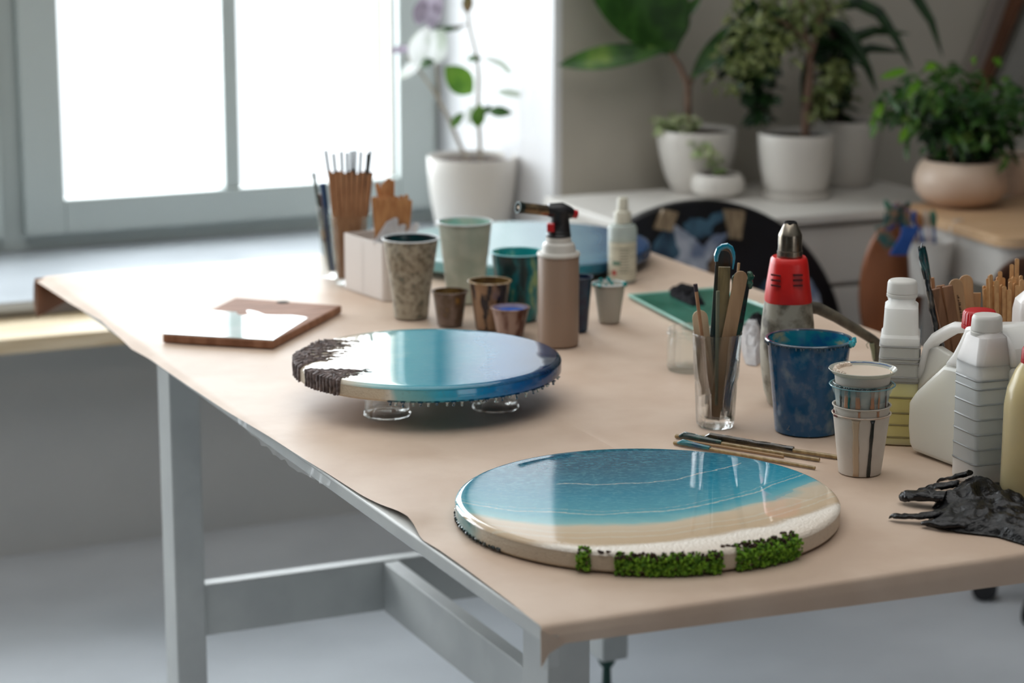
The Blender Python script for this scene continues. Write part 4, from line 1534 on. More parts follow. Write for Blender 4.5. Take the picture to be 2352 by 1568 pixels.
def strip(P, a0, wid, z_top, z_bot, rb_, slope, m, name='paint_drip', parent=None, wob=.0006, seed=0.0, off=.0004, zbase=0.0):
    """paint run down the outside of a cone"""
    rows = []
    n = 16
    for i in range(n + 1):
        u = i / n
        z = z_top + (z_bot - z_top) * u
        rr = rb_ + slope * (z - zbase) + off
        ww = wid * (1 + .35 * mnoise.noise((u * 5, seed, 0))) * (1.5 if u < .06 else 1)
        aa = a0 + .25 * wid / rr * mnoise.noise((u * 3, seed + 5, 0))
        rows.append([(P.x + rr * cos(aa + s * ww / 2 / rr), P.y + rr * sin(aa + s * ww / 2 / rr), P.z + z) for s in (-1, -.4, .4, 1)])
    b = B().rings(rows, closed=False)
    o = link(name, b, m, parent)
    md = o.modifiers.new('thick', 'SOLIDIFY')
    md.thickness = .0004
    md.offset = 0
    return o


M_dkdrip = mat('dark_green_paint', rgb(38, 44, 42), rough=.25)
M_bedrip = mat('beige_paint_drip', rgb(190, 168, 142), rough=.4)
M_brdrip = mat('brown_paint_drip', rgb(176, 128, 98), rough=.4)
M_tldrip = mat('teal_green_drip', rgb(30, 96, 90), rough=.25)
sl_ = (RT_ - RB) / HP


def front_ang(px, rr, z):
    dx = (W(px, 1000, S, -rr) - S).dot(RT)
    return PHI - pi / 2 + math.asin(max(-.98, min(.98, dx / rr)))


e = thing('paper_cup', S, 'white paper cup with one dark and one beige paint run, bottom of the cup stack', 'cup')
link('cup_body', B().lathe([(0, 0), (RB - .001, 0), (RB, .001), (RT_, HP - .0015), (RT_ - .0007, HP - .0015), (RB - .001, .004), (0, .004)], tuple(S), 56), M_pcup, e)
link('rim', B().lathe([(RT_ - .0007, HP - .0022), (RT_, HP - .0022), (RT_ + .0014, HP - .0018), (RT_ + .0018, HP - .0006), (RT_ + .001, HP), (RT_ - .0007, HP - .0004)], tuple(S), 56, cap0=False, cap1=False),
     mat('rim_pinkish', rgb(198, 174, 154), rgb(220, 208, 196), 60, rough=.5), e)
strip(S, front_ang(1967, RB * 1.15, 0), 14 * ks, HP - .003, .0008, RB, sl_, M_bedrip, parent=e, seed=1)
strip(S, front_ang(2000, RB * 1.15, 0), 8 * ks, HP - .003, .0004, RB, sl_, M_dkdrip, parent=e, seed=2, off=.0009)
b = B()
for i in range(14):
    a = front_ang(1916, RT_, 0) + .02 * i
    b.blob((S.x + (RT_ + .0015) * cos(a), S.y + (RT_ + .0015) * sin(a), S.z + HP - .002 + .006 * (1 - i / 14) * (i < 5)), .0014, .3, 6)
link('dried_paint', b, mat('maroon_paint', rgb(110, 62, 58), rough=.4), e)
e, R_, h_ = nested('paper_cup', 'white paper cup with faint brown runs, second from the bottom of the cup stack', 926, 132, M_pcup)
strip(S, front_ang(1972, RT_, 0), 5 * ks, h_ - .003, HP + .0005, RT_ - .0008, 0.0, M_brdrip, parent=e, seed=3)
strip(S, front_ang(2017, RT_, 0), 6 * ks, h_ - .003, HP + .0005, RT_ - .0008, 0.0, M_brdrip, parent=e, seed=4)
e, R_, h_ = nested('plastic_cup', 'teal-stained clear plastic cup, third from the bottom of the cup stack', 880, 152, M_teal_clear, mat('teal_clear_rim', rgb(130, 178, 190), rough=.08, trans=.3))
e, R_, h_ = nested('paper_cup', 'white paper cup striped with dark, green and brown paint runs, fourth in the cup stack', 876, 131, M_pcup, mat('rim_bluegreen', rgb(130, 146, 142), rgb(60, 76, 76), 60, rough=.25))
z_a = h_ - .0025
h2 = zat(S, 926)
for px, wd_, m_, sd_ in ((1932, 6, M_dkdrip, 1), (1943, 9, M_brdrip, 2), (1949, 5, M_tldrip, 9), (1968, 10, M_brdrip, 3), (2002, 9, M_brdrip, 5), (2018, 5, M_brdrip, 6), (2036, 4, mat('maroon_run', rgb(84, 44, 36), rough=.4), 7)):
    strip(S, front_ang(px, RT_, 0), wd_ * ks, z_a, h2 + .0004, R_, sl_ * .0 + (R_ - RT_ + .0012) / max(.001, z_a - h2), m_, parent=e, seed=sd_, off=.0006, zbase=z_a)
b = B()
for i in range(18):
    a = front_ang(1925, RT_, 0) + .09 * i
    b.blob((S.x + (R_ + .0019) * cos(a), S.y + (R_ + .0019) * sin(a), S.z + h_ - .0018), .0013, .4, 6, (1.5, 1.5, .8))
link('dried_paint', b, mat('steel_blue_paint', rgb(70, 92, 98), rough=.2), e)
e, R_, h_ = nested('paper_cup', 'white paper cup filled with beige paint, torn rim near the top of the cup stack', 853, 131, M_pcup, mat('cream_torn_rim', rgb(216, 200, 174), rough=.6))
link('contents', B().lathe([(0, h_ - .004), (R_ - .0012, h_ - .004), (R_ - .0012, h_ + .0004), (0, h_ + .0008)], tuple(S), 48), mat('beige_paint', rgb(216, 200, 182), rough=.35), e)
b = B()
for i in range(16):
    a = PHI + pi * .62 + pi * .6 * i / 15
    hh_ = .0035 + .0025 * mnoise.noise((i * .9, 0, 0))
    b.blob((S.x + (R_ - .0015) * cos(a), S.y + (R_ - .0015) * sin(a), S.z + h_ + hh_ * .4), .0032, .35, 7, (1, 1, 1.3))
link('dried_paint', b, mat('peach_paint', rgb(222, 206, 190), rough=.5), e)
M_lipclear = film_mat('clear_lip', rgb(214, 216, 208), .6, .1)
hl = zat(S, 846)
e = thing('plastic_cup', S + V((0, 0, hl)), 'clear plastic cup rim with a smear of blue around the topmost cup of the stack', 'cup')
link('rim', B().lathe([(R_ + .0024, hl - .006), (R_ + .0036, hl - .005), (77 * ks, hl - .0008), (78 * ks, hl), (77 * ks, hl + .0006), (R_ + .0040, hl - .0030), (R_ + .0024, hl - .006)], tuple(S), 56, cap0=False, cap1=False), M_lipclear, e)
rows = []
for i in range(20):
    a = PHI + pi * .12 + pi * .5 * i / 19
    rows.append([(S.x + rr * cos(a), S.y + rr * sin(a), S.z + z_) for rr, z_ in ((R_ + .0046, hl - .0016), (R_ + .0062 + .001 * sin(i), hl - .0004))])
link('paint_smear', B().rings(rows, closed=False), mat('blue_smear', rgb(70, 98, 140), rough=.3), e)


# ------------------------------------------------------------------ sticks lying on the table
def lying(name, label, A, Bp, r0, r1, m, tipm=None, tipn=0, seed=0.0):
    e = thing(name, A, label, 'stick')
    b = B()
    n = 14
    pts, rad = [], []
    for i in range(n + 1):
        u = i / n
        p = V(A).lerp(V(Bp), u)
        rr = r0 + (r1 - r0) * u
        pts.append(V((p.x, p.y, p.z + rr)))
        rad.append(rr)
    link('shaft', B().tube(pts, rad, 10), m, e)
    if tipm:
        pt, rd = [], []
        for i in range(tipn + 1):
            u = i / n * .92
            p = V(A).lerp(V(Bp), u - .0)
            sw = (1 - i / tipn)
            rr = r0 + .0006 + .0028 * sw * (.6 + .4 * abs(mnoise.noise((i * 1.3, seed, 0))))
            if i == 0:
                rr = .0008
            pt.append(V((p.x, p.y, p.z + rr + .0002)))
            rd.append(rr)
        bb = B().tube(pt, rd, 10)
        bb.v = [tuple(V(v) + V((0, 0, 1)) * abs(mnoise.noise(V(v) * 180)) * .0022 + V((mnoise.noise(V(v) * 150), 0, 0)) * .001) for v in bb.v]
        link('resin_coating', bb, tipm, e)
    return e


ST = mat('bamboo_stick', rgb(166, 142, 100), rgb(140, 118, 78), 30, rough=.35, coat=.3, stretch=(8, 1, 1))
zs = TZ + .0018
grn = mat('green_glossy', rgb(22, 74, 62), rgb(12, 40, 38), 50, rough=.12, coat=.6)
blk = mat('black_glossy', rgb(30, 28, 26), rgb(70, 58, 40), 60, rough=.12, coat=.6)
blu = mat('blue_glossy', rgb(14, 66, 104), rgb(30, 110, 120), 50, rough=.12, coat=.6)
lying('stirring_stick', 'stick with green resin end, lying between the front disc and the tumbler', at(1552, 1006, zs), at(1882, 1060, zs), .0030, .0026, ST, grn, 5, 1)
lying('stirring_stick', 'stick half covered in black resin, rearmost of those lying by the tumbler', at(1612, 1008, zs + .001), at(1935, 1056, zs), .0030, .0029, ST, blk, 10, 3)
lying('stirring_stick', 'stick with blue resin end, nearest the front disc', at(1548, 1021, zs), at(1872, 1078, zs), .0026, .0022, ST, blu, 4, 5)
b = B()
lying('stirring_stick', 'thin bare stick lying just behind the blue-tipped one', at(1572, 1014, zs), at(1800, 1052, zs), .0018, .0018, mat('tan_bare', rgb(160, 128, 92), rough=.45), None, 0, 6)

# ------------------------------------------------------------------ bottles


def rrect(hx, hy, rc, n=5):
    pts = []
    for (sx, sy, a0) in ((1, 1, 0), (-1, 1, pi / 2), (-1, -1, pi), (1, -1, 3 * pi / 2)):
        for i in range(n + 1):
            a = a0 + pi / 2 * i / n
            pts.append((sx * (hx - rc) + rc * cos(a), sy * (hy - rc) + rc * sin(a)))
    return pts


def loft(P, rot, secs, n=5):
    rings = []
    for (z, hx, hy, rc, ox, oy) in secs:
        rc = min(rc, hx * .999, hy * .999)
        ring = []
        for (x, y) in rrect(hx, hy, rc, n):
            x, y = x + ox, y + oy
            ring.append((P.x + x * cos(rot) - y * sin(rot), P.y + x * sin(rot) + y * cos(rot), P.z + z))
        rings.append(ring)
    return B().rings(rings)


def seg_secs(z0, z1, hx, hy, rc, ribs, dep=.0016):
    """straight wall with rib grooves at the given heights"""
    out = [(z0, hx, hy, rc, 0, 0)]
    for z in ribs:
        if z0 + .002 < z < z1 - .002:
            out += [(z - .0016, hx, hy, rc, 0, 0), (z, hx + dep, hy + dep, rc, 0, 0), (z + .0014, hx, hy, rc, 0, 0)]
    out.append((z1, hx, hy, rc, 0, 0))
    return out


def cap_geo(P, z0, r, h, ox=0, oy=0, ribs=0):
    fn = (lambda a, z: 1 + .02 * (1 if int(a / (2 * pi) * ribs * 2) % 2 else 0)) if ribs else None
    return B().lathe([(0, z0), (r * 1.0, z0), (r * 1.0, z0 + h * .16), (r * .965, z0 + h * .18), (r * .965, z0 + h * .24), (r * .99, z0 + h * .26), (r * .95, z0 + h * .82), (r * .88, z0 + h * .95), (r * .8, z0 + h), (0, z0 + h)], (P.x + ox, P.y + oy, P.z), 48 if not ribs else 144, fn)


M_hdpe = film_mat('milky_hdpe', rgb(228, 226, 216), .93, .38)
M_hdpe2 = mat('white_hdpe', rgb(244, 243, 236), rough=.4, sss=0.0)
M_yel = mat('yellow_liquid_in_bottle', rgb(252, 238, 166), rough=.3)
# tall white bottle with yellow liquid
P = at(2068, 1022, TZ + .0019) + DH * .030
kq = mpp(P)
rot = PHI + radians(-10)
e = thing('plastic_bottle', P, 'tall white plastic bottle with yellow liquid in its lower half, behind the paper cups', 'bottle')
hx, hy = 44 * kq, .034
zl = zat(P, 868)
zr = [zat(P, y) for y in (768, 785, 812, 822, 854, 862)]
zsh0, zsh1, zn = zat(P, 766), zat(P, 694), zat(P, 680)
lowr = [zat(P, y) for y in (900, 935, 962, 990)]
link('liquid_part', loft(P, rot, seg_secs(0.0015, zl, hx, hy, .007, lowr, .0007)), M_yel, e, angle=28)
sec = seg_secs(zl, zsh0, hx, hy, .007, zr)
sec += [(zsh0 + .004, hx - .0025, hy - .003, .008, 0, 0), (zsh1 - .004, hx - .004, hy - .006, .010, 0, 0), (zsh1 + .001, hx - .009, hy - .011, .012, 0, 0), (zn, 33 * kq, 33 * kq, 33 * kq, 0, 0)]
link('bottle_body', loft(P, rot, sec), M_hdpe2, e, angle=28)
link('bottle_cap', cap_geo(P, zn, 35 * kq, zat(P, 642) - zn), mat('cap_white', rgb(232, 230, 224), rough=.4), e)
lbp = B()
yy = -hy + .012
c_, s_ = cos(rot), sin(rot)
pl = [(hx + .0006, y, z) for y, z in ((-.030, zat(P, 850)), (.028, zat(P, 860)), (.028, zat(P, 756)), (-.016, zat(P, 790)))]
lbp.prism([V((P.x + x * c_ - y * s_, P.y + x * s_ + y * c_, P.z + z)) for x, y, z in pl], (c_ * .0004, s_ * .0004, 0))
o = link('bottle_label', lbp, mat('blue_label', rgb(70, 98, 118), rough=.4), e, smooth=False)
recalc(o)

# big jug with handle
A0, A1 = at(2092, 1040, TZ + .0019), at(2212, 1083, TZ + .0019)
ud = (A1 - A0).normalized()
nd = V((-ud.y, ud.x, 0))
if nd.dot(DH) < 0:
    nd = -nd


def JW(px, py, off=0.0):
    """pixel on the jug's front face plane"""
    r_ = ray(px, py)
    O = A0 + nd * off
    t_ = (O - CAM).dot(nd) / r_.dot(nd)
    return CAM + r_ * t_


e = thing('jug', (A0 + A1) / 2, 'large translucent white jug with a carry handle and red cap, behind the ribbed bottle', 'jug')
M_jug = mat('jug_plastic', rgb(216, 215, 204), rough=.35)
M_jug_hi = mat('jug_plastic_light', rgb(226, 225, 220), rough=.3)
low = [(2094, 1036), (2086, 1018), (2083, 980), (2085, 922), (2103, 897), (2140, 862), (2166, 838), (2215, 848), (2262, 850), (2330, 845), (2342, 900), (2345, 1040), (2330, 1112), (2312, 1118), (2212, 1081)]
upp = [(2166, 838), (2186, 812), (2200, 786), (2212, 760), (2214, 750), (2286, 750), (2290, 756), (2312, 776), (2326, 803), (2330, 845), (2262, 850), (2215, 848)]
TH = .070


def flat_solid(pix, off, th, m, nm, bev):
    o_ = link(nm, B().prism([JW(x, y, off) for x, y in pix], nd * th), m, e, smooth=True, bevel=bev, angle=30)
    recalc(o_)
    return o_


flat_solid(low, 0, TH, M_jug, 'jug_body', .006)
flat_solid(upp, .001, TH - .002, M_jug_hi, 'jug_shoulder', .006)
# web + handle behind the slanting shoulder edge
hp = [JW(x, y, .036) for x, y in ((2216, 752), (2196, 752), (2176, 762), (2150, 778), (2136, 796), (2130, 820), (2124, 846), (2110, 872), (2096, 900))]
kk = mpp(hp[3])
link('handle', B().tube(hp, [12 * kk, 14 * kk, 15 * kk, 15 * kk, 15 * kk, 15 * kk, 15 * kk, 14 * kk, 12 * kk], 16, flat=1.0), M_jug_hi, e)
link('handle_web', B().prism([JW(x, y, .030) for x, y in ((2134, 800), (2150, 796), (2166, 806), (2182, 816), (2164, 840), (2130, 872), (2092, 912), (2110, 862))], nd * .012), M_jug, e, smooth=False, bevel=.002)
nkp = JW(2249, 752, .035)
link('cap', cap_geo(V((nkp.x, nkp.y, JW(2249, 752, .035).z)), 0, 40 * mpp(nkp), JW(2249, 711, .035).z - nkp.z, ribs=28), mat('red_cap', rgb(186, 26, 32), rough=.35), e)
link('neck', B().lathe([(0, 0), (30 * kk, 0), (30 * kk, .012), (0, .012)], (nkp.x, nkp.y, nkp.z - .010), 32), M_jug_hi, e)

# ribbed bottle in front
P = at(2262, 1121, TZ + .0019) + DH * .032
kq = mpp(P)
rot = PHI + radians(20)
e = thing('plastic_bottle', P, 'ribbed translucent plastic bottle with a white screw cap, standing in front of the jug', 'bottle')
hx, hy = 49 * kq, .030
M_ghost = mat('bluish_translucent', rgb(244, 250, 250), rough=.26)
M_ghost_hi = mat('bottle_upper_translucent', rgb(222, 216, 212), rough=.3)
zl = zat(P, 830)
rb_ = [zat(P, y) for y in (862, 881, 916, 950, 984, 1018, 1052)]
sec = [(0, hx - .004, hy - .004, .006, 0, 0), (.004, hx - .001, hy - .001, .008, 0, 0)] + seg_secs(.008, zl, hx, hy, .008, rb_, .0009)
link('liquid_part', loft(P, rot, sec), M_ghost, e, angle=28)
zt0, zn = zat(P, 765), zat(P, 760)
link('bottle_body', loft(P, rot, [(zl, hx - .0002, hy - .0002, .008, 0, 0), (zl + .002, hx - .0004, hy, .008, 0, 0), (zt0 - .002, hx - .008, hy - .006, .010, 0, 0), (zt0 + .003, hx - .013, hy - .010, .012, 0, 0), (zat(P, 757), 34 * kq, .018, .014, 0, 0)]), M_ghost_hi, e, angle=28)
link('bottle_cap', cap_geo(P, zat(P, 768), 36 * kq, zat(P, 722) - zat(P, 768)), mat('cap_white', rgb(232, 230, 224), rough=.4), e)

# yellow bottle with red cap cut by the right frame edge
P = at(2375, 1163, TZ + .0019) + DH * .036
kq = mpp(P)
e = thing('plastic_bottle', P, 'plastic bottle of yellowish liquid with a red cap, cut by the right edge', 'bottle')
zz_ = lambda y: zat(P, y)
link('bottle_body', B().lathe([(0, 0), (50 * kq, 0), (62 * kq, .004), (65 * kq, .012), (64 * kq, zz_(930)), (58 * kq, zz_(890)), (42 * kq, zz_(850)), (30 * kq, zz_(832)), (27 * kq, zz_(825)), (0, zz_(825))], tuple(P), 48), mat('oily_yellow', rgb(212, 196, 150), rgb(200, 184, 144), 8, rough=.25), e)
link('cap', cap_geo(P, zz_(832), 30 * kq, zz_(796) - zz_(832), ribs=28), mat('red_cap', rgb(186, 26, 32), rough=.35), e)
# rear right bottle
P = at(2395, 1040, TZ + .0019) + DH * .04
kq = mpp(P)
e = thing('plastic_bottle', P, 'white plastic bottle with sloping shoulder cut by the right edge, beside the thin sticks', 'bottle')
hx = 62 * kq
link('bottle_body', loft(P, PHI, [(0, hx, .03, .01, 0, 0), (zat(P, 715), hx, .03, .01, 0, 0), (zat(P, 690), hx - .002, .028, .012, 0, 0), (zat(P, 668), hx * .62, .02, .012, 0, 0), (zat(P, 655), hx * .5, .018, .015, 0, 0)]), M_ghost_hi, e, angle=28)
link('bottle_cap', cap_geo(P, zat(P, 656), hx * .52, .018), mat('cap_white', rgb(232, 230, 224), rough=.4), e)

# ------------------------------------------------------------------ sticks at the right: brush, laths, spatulas, bundle of coffee stirrers
Q = at(2200, 985, TZ + .0019) + DH * .06
kq = mpp(Q)
e = thing('pot', Q, 'dark holder full of wooden laths and spatulas, hidden behind the jug', 'holder')
hq = zat(Q, 815)
rp_ = 68 * kq
link('pot_body', B().lathe([(0, 0), (rp_ * .8, 0), (rp_, hq), (rp_ - .003, hq), (rp_ * .8 - .003, .004), (0, .004)], tuple(Q), 40), mat('dark_brown_pot', rgb(62, 48, 40), rough=.5), e)
brn_lath = mat('brown_lath', rgb(150, 108, 78), rgb(124, 86, 60), 18, rough=.55, stretch=(4, 4, .4))
beige_sp = mat('beige_spatula', rgb(196, 160, 120), rgb(184, 146, 108), 20, rough=.5, stretch=(4, 4, .4))


def QW(x, y, off=0.0):
    return W(x, y, Q, off)


stick('wooden_lath', 'square-ended brown wooden lath, leftmost of the front laths in the dark holder', 'stick', None, QW(2205, 900, -.012), QW(2150, 662, -.012), 20 * kq, .005, brn_lath, False)
stick('wooden_lath', 'square-ended brown wooden lath standing right of the leftmost one in the dark holder', 'stick', None, QW(2216, 900, -.016), QW(2176, 656, -.016), 23 * kq, .005, brn_lath, False)
stick('wooden_lath', 'short brown lath behind the others, next to the paint-crusted brush', 'stick', None, QW(2170, 900, .012), QW(2141, 637, .012), 9 * kq, .004, MATS['stick_wood_tan'], False)
stick('wooden_lath', 'brown lath edge between the two front laths in the dark holder', 'stick', None, QW(2195, 900, .003), QW(2160, 655, .0), 20 * kq, .004, mat('mid_lath', rgb(166, 122, 88), rough=.55), False)
stick('wooden_spatula', 'broad rounded pale spatula with burnt scribble, left of the pair in the dark holder', 'stick', None, QW(2222, 900, .004), QW(2194, 640, .004), 34 * kq, .0022, beige_sp)
stick('wooden_spatula', 'broad rounded pale spatula, right and taller of the pair in the dark holder', 'stick', None, QW(2228, 900, .012), QW(2218, 631, .016), 32 * kq, .0022, beige_sp)
stick('wooden_spatula', 'slant-cut pale stick right of the two rounded spatulas', 'stick', None, QW(2236, 900, .018), QW(2243, 672, .018), 20 * kq, .0022, beige_sp, False)
# burnt scribble on the left spatula
b = B()
random.seed(3)
for i in range(16):
    y = 678 + i * 3.4
    x = 2198 + (i / 16) * 9
    b.tube([QW(x, y, .002), QW(x + random.uniform(2, 6), y + random.uniform(-2, 3), .002)], .0005, 4)
link('burnt_scribble', b, mat('burnt_line', rgb(70, 48, 34), rough=.7), bpy.data.objects['wooden_spatula.021'] if 'wooden_spatula.021' in bpy.data.objects else None)
e = thing('paintbrush', QW(2163, 900, -.02), 'long brush handle crusted with dark teal resin, rising beside the tall white bottle', 'brush')
pts = [QW(2172, 860, -.022), QW(2152, 770, -.022), QW(2140, 700, -.022), QW(2130, 640, -.022), QW(2122, 600, -.022), QW(2116, 568, -.022)]
bb = B().tube([pts[0].lerp(pts[1], u / 6) for u in range(6)] + [pts[1].lerp(pts[2], u / 6) for u in range(6)] + [pts[2].lerp(pts[3], u / 6) for u in range(6)] + [pts[3].lerp(pts[4], u / 4) for u in range(4)], .0042, 10)
bb.v = [tuple(V(v) * 1.0 + V((mnoise.noise(V(v) * 120), mnoise.noise(V(v) * 120 + V((7, 7, 7))), 0)) * .0018) for v in bb.v]
link('handle', bb, mat('black_teal_crust', rgb(30, 34, 38), rgb(100, 92, 82), 36, rough=.2, coat=.5, lo=.5, hi=.66), e)
bb = B().tube([pts[3], pts[3].lerp(pts[5], .35), pts[3].lerp(pts[5], .7), pts[5]], [.0048, .0062, .0066, .0056], 12)
bb.v = [tuple(V(v) + V((mnoise.noise(V(v) * 150), mnoise.noise(V(v) * 150 + V((7, 7, 7))), mnoise.noise(V(v) * 200))) * .0022) for v in bb.v]
link('resin_tip', bb, mat('teal_crust', rgb(20, 76, 80), rgb(26, 30, 36), 60, rough=.14, coat=.6), e)
link('resin_spike', B().tube([pts[5] - V((0, 0, .002)), pts[5] + V((.001, 0, .006))], [.0014, .0004], 6), MATS['teal_crust'], e)

Q2 = at(2310, 1000, TZ + .0019) + DH * .10
k2q = mpp(Q2)
e = thing('pot', Q2, 'holder crammed with thin wooden stirrers at the right edge, mostly hidden', 'holder')
hq = zat(Q2, 830)
link('pot_body', B().lathe([(0, 0), (56 * k2q, 0), (60 * k2q, hq), (60 * k2q - .003, hq), (56 * k2q - .003, .004), (0, .004)], tuple(Q2), 40), mat('holder_plastic', rgb(196, 196, 190), rough=.4), e)
random.seed(14)
stw = mat('stirrer_wood', rgb(214, 168, 116), rgb(200, 152, 102), 26, rough=.6, stretch=(5, 5, .5))
GSR = 'thin wooden stirrers bundled at the right edge'
spec = []
for i in range(34):
    u = (i * 0.618) % 1.0
    spec.append((2262 + 92 * u + random.uniform(-2, 2), 640 + random.uniform(-8, 30), random.uniform(-.03, .03)))
spec += [(2336, 597, .006), (2324, 610, .008), (2297, 626, .004), (2330, 640, .0)]
proto = None
for (x, y, of) in spec:
    A = W(2308 + (x - 2308) * .82, 900, Q2, of * .7)
    Bp = W(x, y, Q2, of)
    L_ = (Bp - A).length
    if proto is None:
        pb = B()
        n = 6
        ww, tt = .0030, .0016
        out = [(-ww, -tt / 2, 0), (ww, -tt / 2, 0)] + [(ww * cos(pi * i / n), -tt / 2, 1.0 + .012 * sin(pi * i / n)) for i in range(n + 1)]
        pb.prism([V(p) for p in out], (0, tt, 0))
        proto = link('stirrer_stick', pb, stw, None, smooth=False)
        recalc(proto)
        o = proto
    else:
        o = proto.copy()
        COL.objects.link(o)
    tag(o, 'thin pale wooden stirrer standing in the bundle at the right edge', 'stick', GSR)
    z_ax = (Bp - A).normalized()
    ang = PHI + random.uniform(-.7, .7)
    x_ax = V((cos(ang), sin(ang), 0))
    y_ax = z_ax.cross(x_ax).normalized()
    x_ax = y_ax.cross(z_ax).normalized()
    from mathutils import Matrix
    mt_ = Matrix((x_ax, y_ax, z_ax)).transposed().to_4x4()
    o.rotation_euler = mt_.to_euler()
    o.location = A
    o.scale = (1, 1, L_)

# ------------------------------------------------------------------ black gloves
gz0 = TZ + .0019
M_glove = mat('black_nitrile', rgb(14, 14, 16), rgb(22, 22, 25), 60, rough=.26, bump=1.0, bscale=90, spec=.35)


def GW(x, y, z=0.0):
    return at(x, y, gz0 + z)


def glove(label, palm, fingers, h, seed, fr=20):
    e = thing('nitrile_glove', GW(sum(p[0] for p in palm) / len(palm), sum(p[1] for p in palm) / len(palm)), label, 'glove', 'black gloves dropped at the right edge')
    o = crumple('palm', palm, gz0, h, M_glove, 'x', 'x', seed, fr=fr)
    for k_ in ('label', 'category'):
        del o[k_]
    o.parent = e
    L = V(e.location)
    for v in o.data.vertices:
        v.co -= L
    for (pts, rads, hh) in fingers:
        n = 18
        P3, R3_ = [], []
        m_ = len(pts) - 1
        for i in range(n + 1):
            u = i / n * m_
            k_ = min(int(u), m_ - 1)
            f = u - k_
            x = pts[k_][0] * (1 - f) + pts[k_ + 1][0] * f
            y = pts[k_][1] * (1 - f) + pts[k_ + 1][1] * f
            r_ = rads[k_] * (1 - f) + rads[k_ + 1] * f
            if i == 0:
                r_ *= .35
            if i == 1:
                r_ *= .8
            p = GW(x, y)
            P3.append(V((p.x, p.y, gz0 + r_ * .55 + hh * u / m_ + .0005)))
            R3_.append(r_)
        bb = B().tube(P3, R3_, 14, flat=.5, up=(0, 0, 1))
        out = []
        for v in bb.v:
            v = V(v)
            d_ = V((mnoise.noise(v * 90 + V((seed, 0, 0))), mnoise.noise(v * 90 + V((0, seed, 0))), abs(mnoise.noise(v * 110)))) * .0035
            v = v + d_
            v.z = max(v.z, gz0 + .0002)
            out.append(tuple(v))
        bb.v = out
        link('finger', bb, M_glove, e, angle=60)
    return e


glove('black crumpled nitrile glove, lower one, with two fingers pointing left', [(2125, 1205), (2150, 1168), (2200, 1160), (2290, 1150), (2370, 1180), (2430, 1230), (2420, 1262), (2350, 1250), (2290, 1232), (2200, 1222)],
      [([(2041, 1192), (2065, 1196), (2110, 1199), (2160, 1196)], [.0045, .0055, .0065, .009], .004),
       ([(2118, 1207), (2150, 1214), (2210, 1218), (2260, 1216)], [.005, .0065, .008, .010], .003)], .022, 3.0)
glove('upper black crumpled nitrile glove, fat finger at left, thin one on top', [(2140, 1168), (2155, 1142), (2200, 1124), (2240, 1112), (2290, 1122), (2350, 1158), (2400, 1190), (2380, 1205), (2280, 1195), (2190, 1180)],
      [([(2071, 1157), (2085, 1155), (2120, 1160), (2170, 1166)], [.010, .0125, .0135, .013], .006),
       ([(2150, 1113), (2165, 1118), (2190, 1126), (2225, 1130)], [.0028, .0036, .005, .008], .020),
       ([(2108, 1138), (2130, 1138), (2160, 1140), (2200, 1142)], [.005, .007, .008, .009], .012)], .026, 9.0)

# ------------------------------------------------------------------ background: cabinet
M_cab = mat('cabinet_white', rgb(206, 202, 196), rough=.45)
CZ = .727
e = thing('drawer_cabinet', (1.70, 2.58, 0), 'low white drawer cabinet against the grey wall, carrying the potted plants', 'cabinet')
link('cabinet_top', B().box((1.31, 2.30, CZ - .02), (2.16, 2.775, CZ)), M_cab, e, smooth=False, bevel=.003)
link('carcass', B().box((1.33, 2.335, .05), (2.14, 2.775, CZ - .02)), M_cab, e, smooth=False)
link('plinth', B().box((1.35, 2.37, 0), (2.12, 2.76, .05)), M_cab, e, smooth=False)
for z0_, z1_ in ((.566, .695), (.400, .555), (.235, .390), (.06, .225)):
    link('drawer', B().box((1.335, 2.315, z0_), (2.135, 2.334, z1_)), M_cab, e, smooth=False, bevel=.002)


# pots and plants
def pot(name, label, px, pyb, wb, pyt, wt, m, z, bulge=None, soil=.93, saucer=False, P=None):
    if P is None:
        r0 = .5 * wb * mpp(at(px, pyb, z))
        P = at(px, pyb, z) + DH * r0
    k_ = mpp(P)
    rb_, rt2 = wb * k_ / 2, wt * k_ / 2
    h = zat(P, pyt)
    e = thing(name, P, label, 'potted plant')
    pr = [(0, 0), (rb_ * .94, 0), (rb_, .004)]
    if bulge:
        for (u, w2) in bulge:
            pr.append((w2 * k_ / 2, h * u))
    else:
        for i in range(1, 6):
            u = i / 6
            pr.append((rb_ + (rt2 - rb_) * sin(u * pi / 2) ** .85, h * u))
    pr += [(rt2, h - .002), (rt2 - .001, h), (rt2 - .004, h), (rt2 - .006, h - .004), (rt2 - .007, h * soil - .002), (0, h * soil - .002)]
    link('pot', B().lathe(pr, tuple(P), 56), m, e)
    link('soil', B().lathe([(0, h * soil - .0015), (rt2 - .0075, h * soil - .0015), (rt2 - .0085, h * soil), (0, h * soil + .004)], tuple(P), 32), M_soil, e)
    if saucer:
        link('saucer', B().lathe([(rb_ * .96, .001), (rb_ * 1.14, .001), (rb_ * 1.2, .016), (rb_ * 1.16, .016), (rb_ * 1.1, .004), (rb_ * .96, .003)], tuple(P), 48, cap0=False, cap1=False), m, e)
    return e, P, h


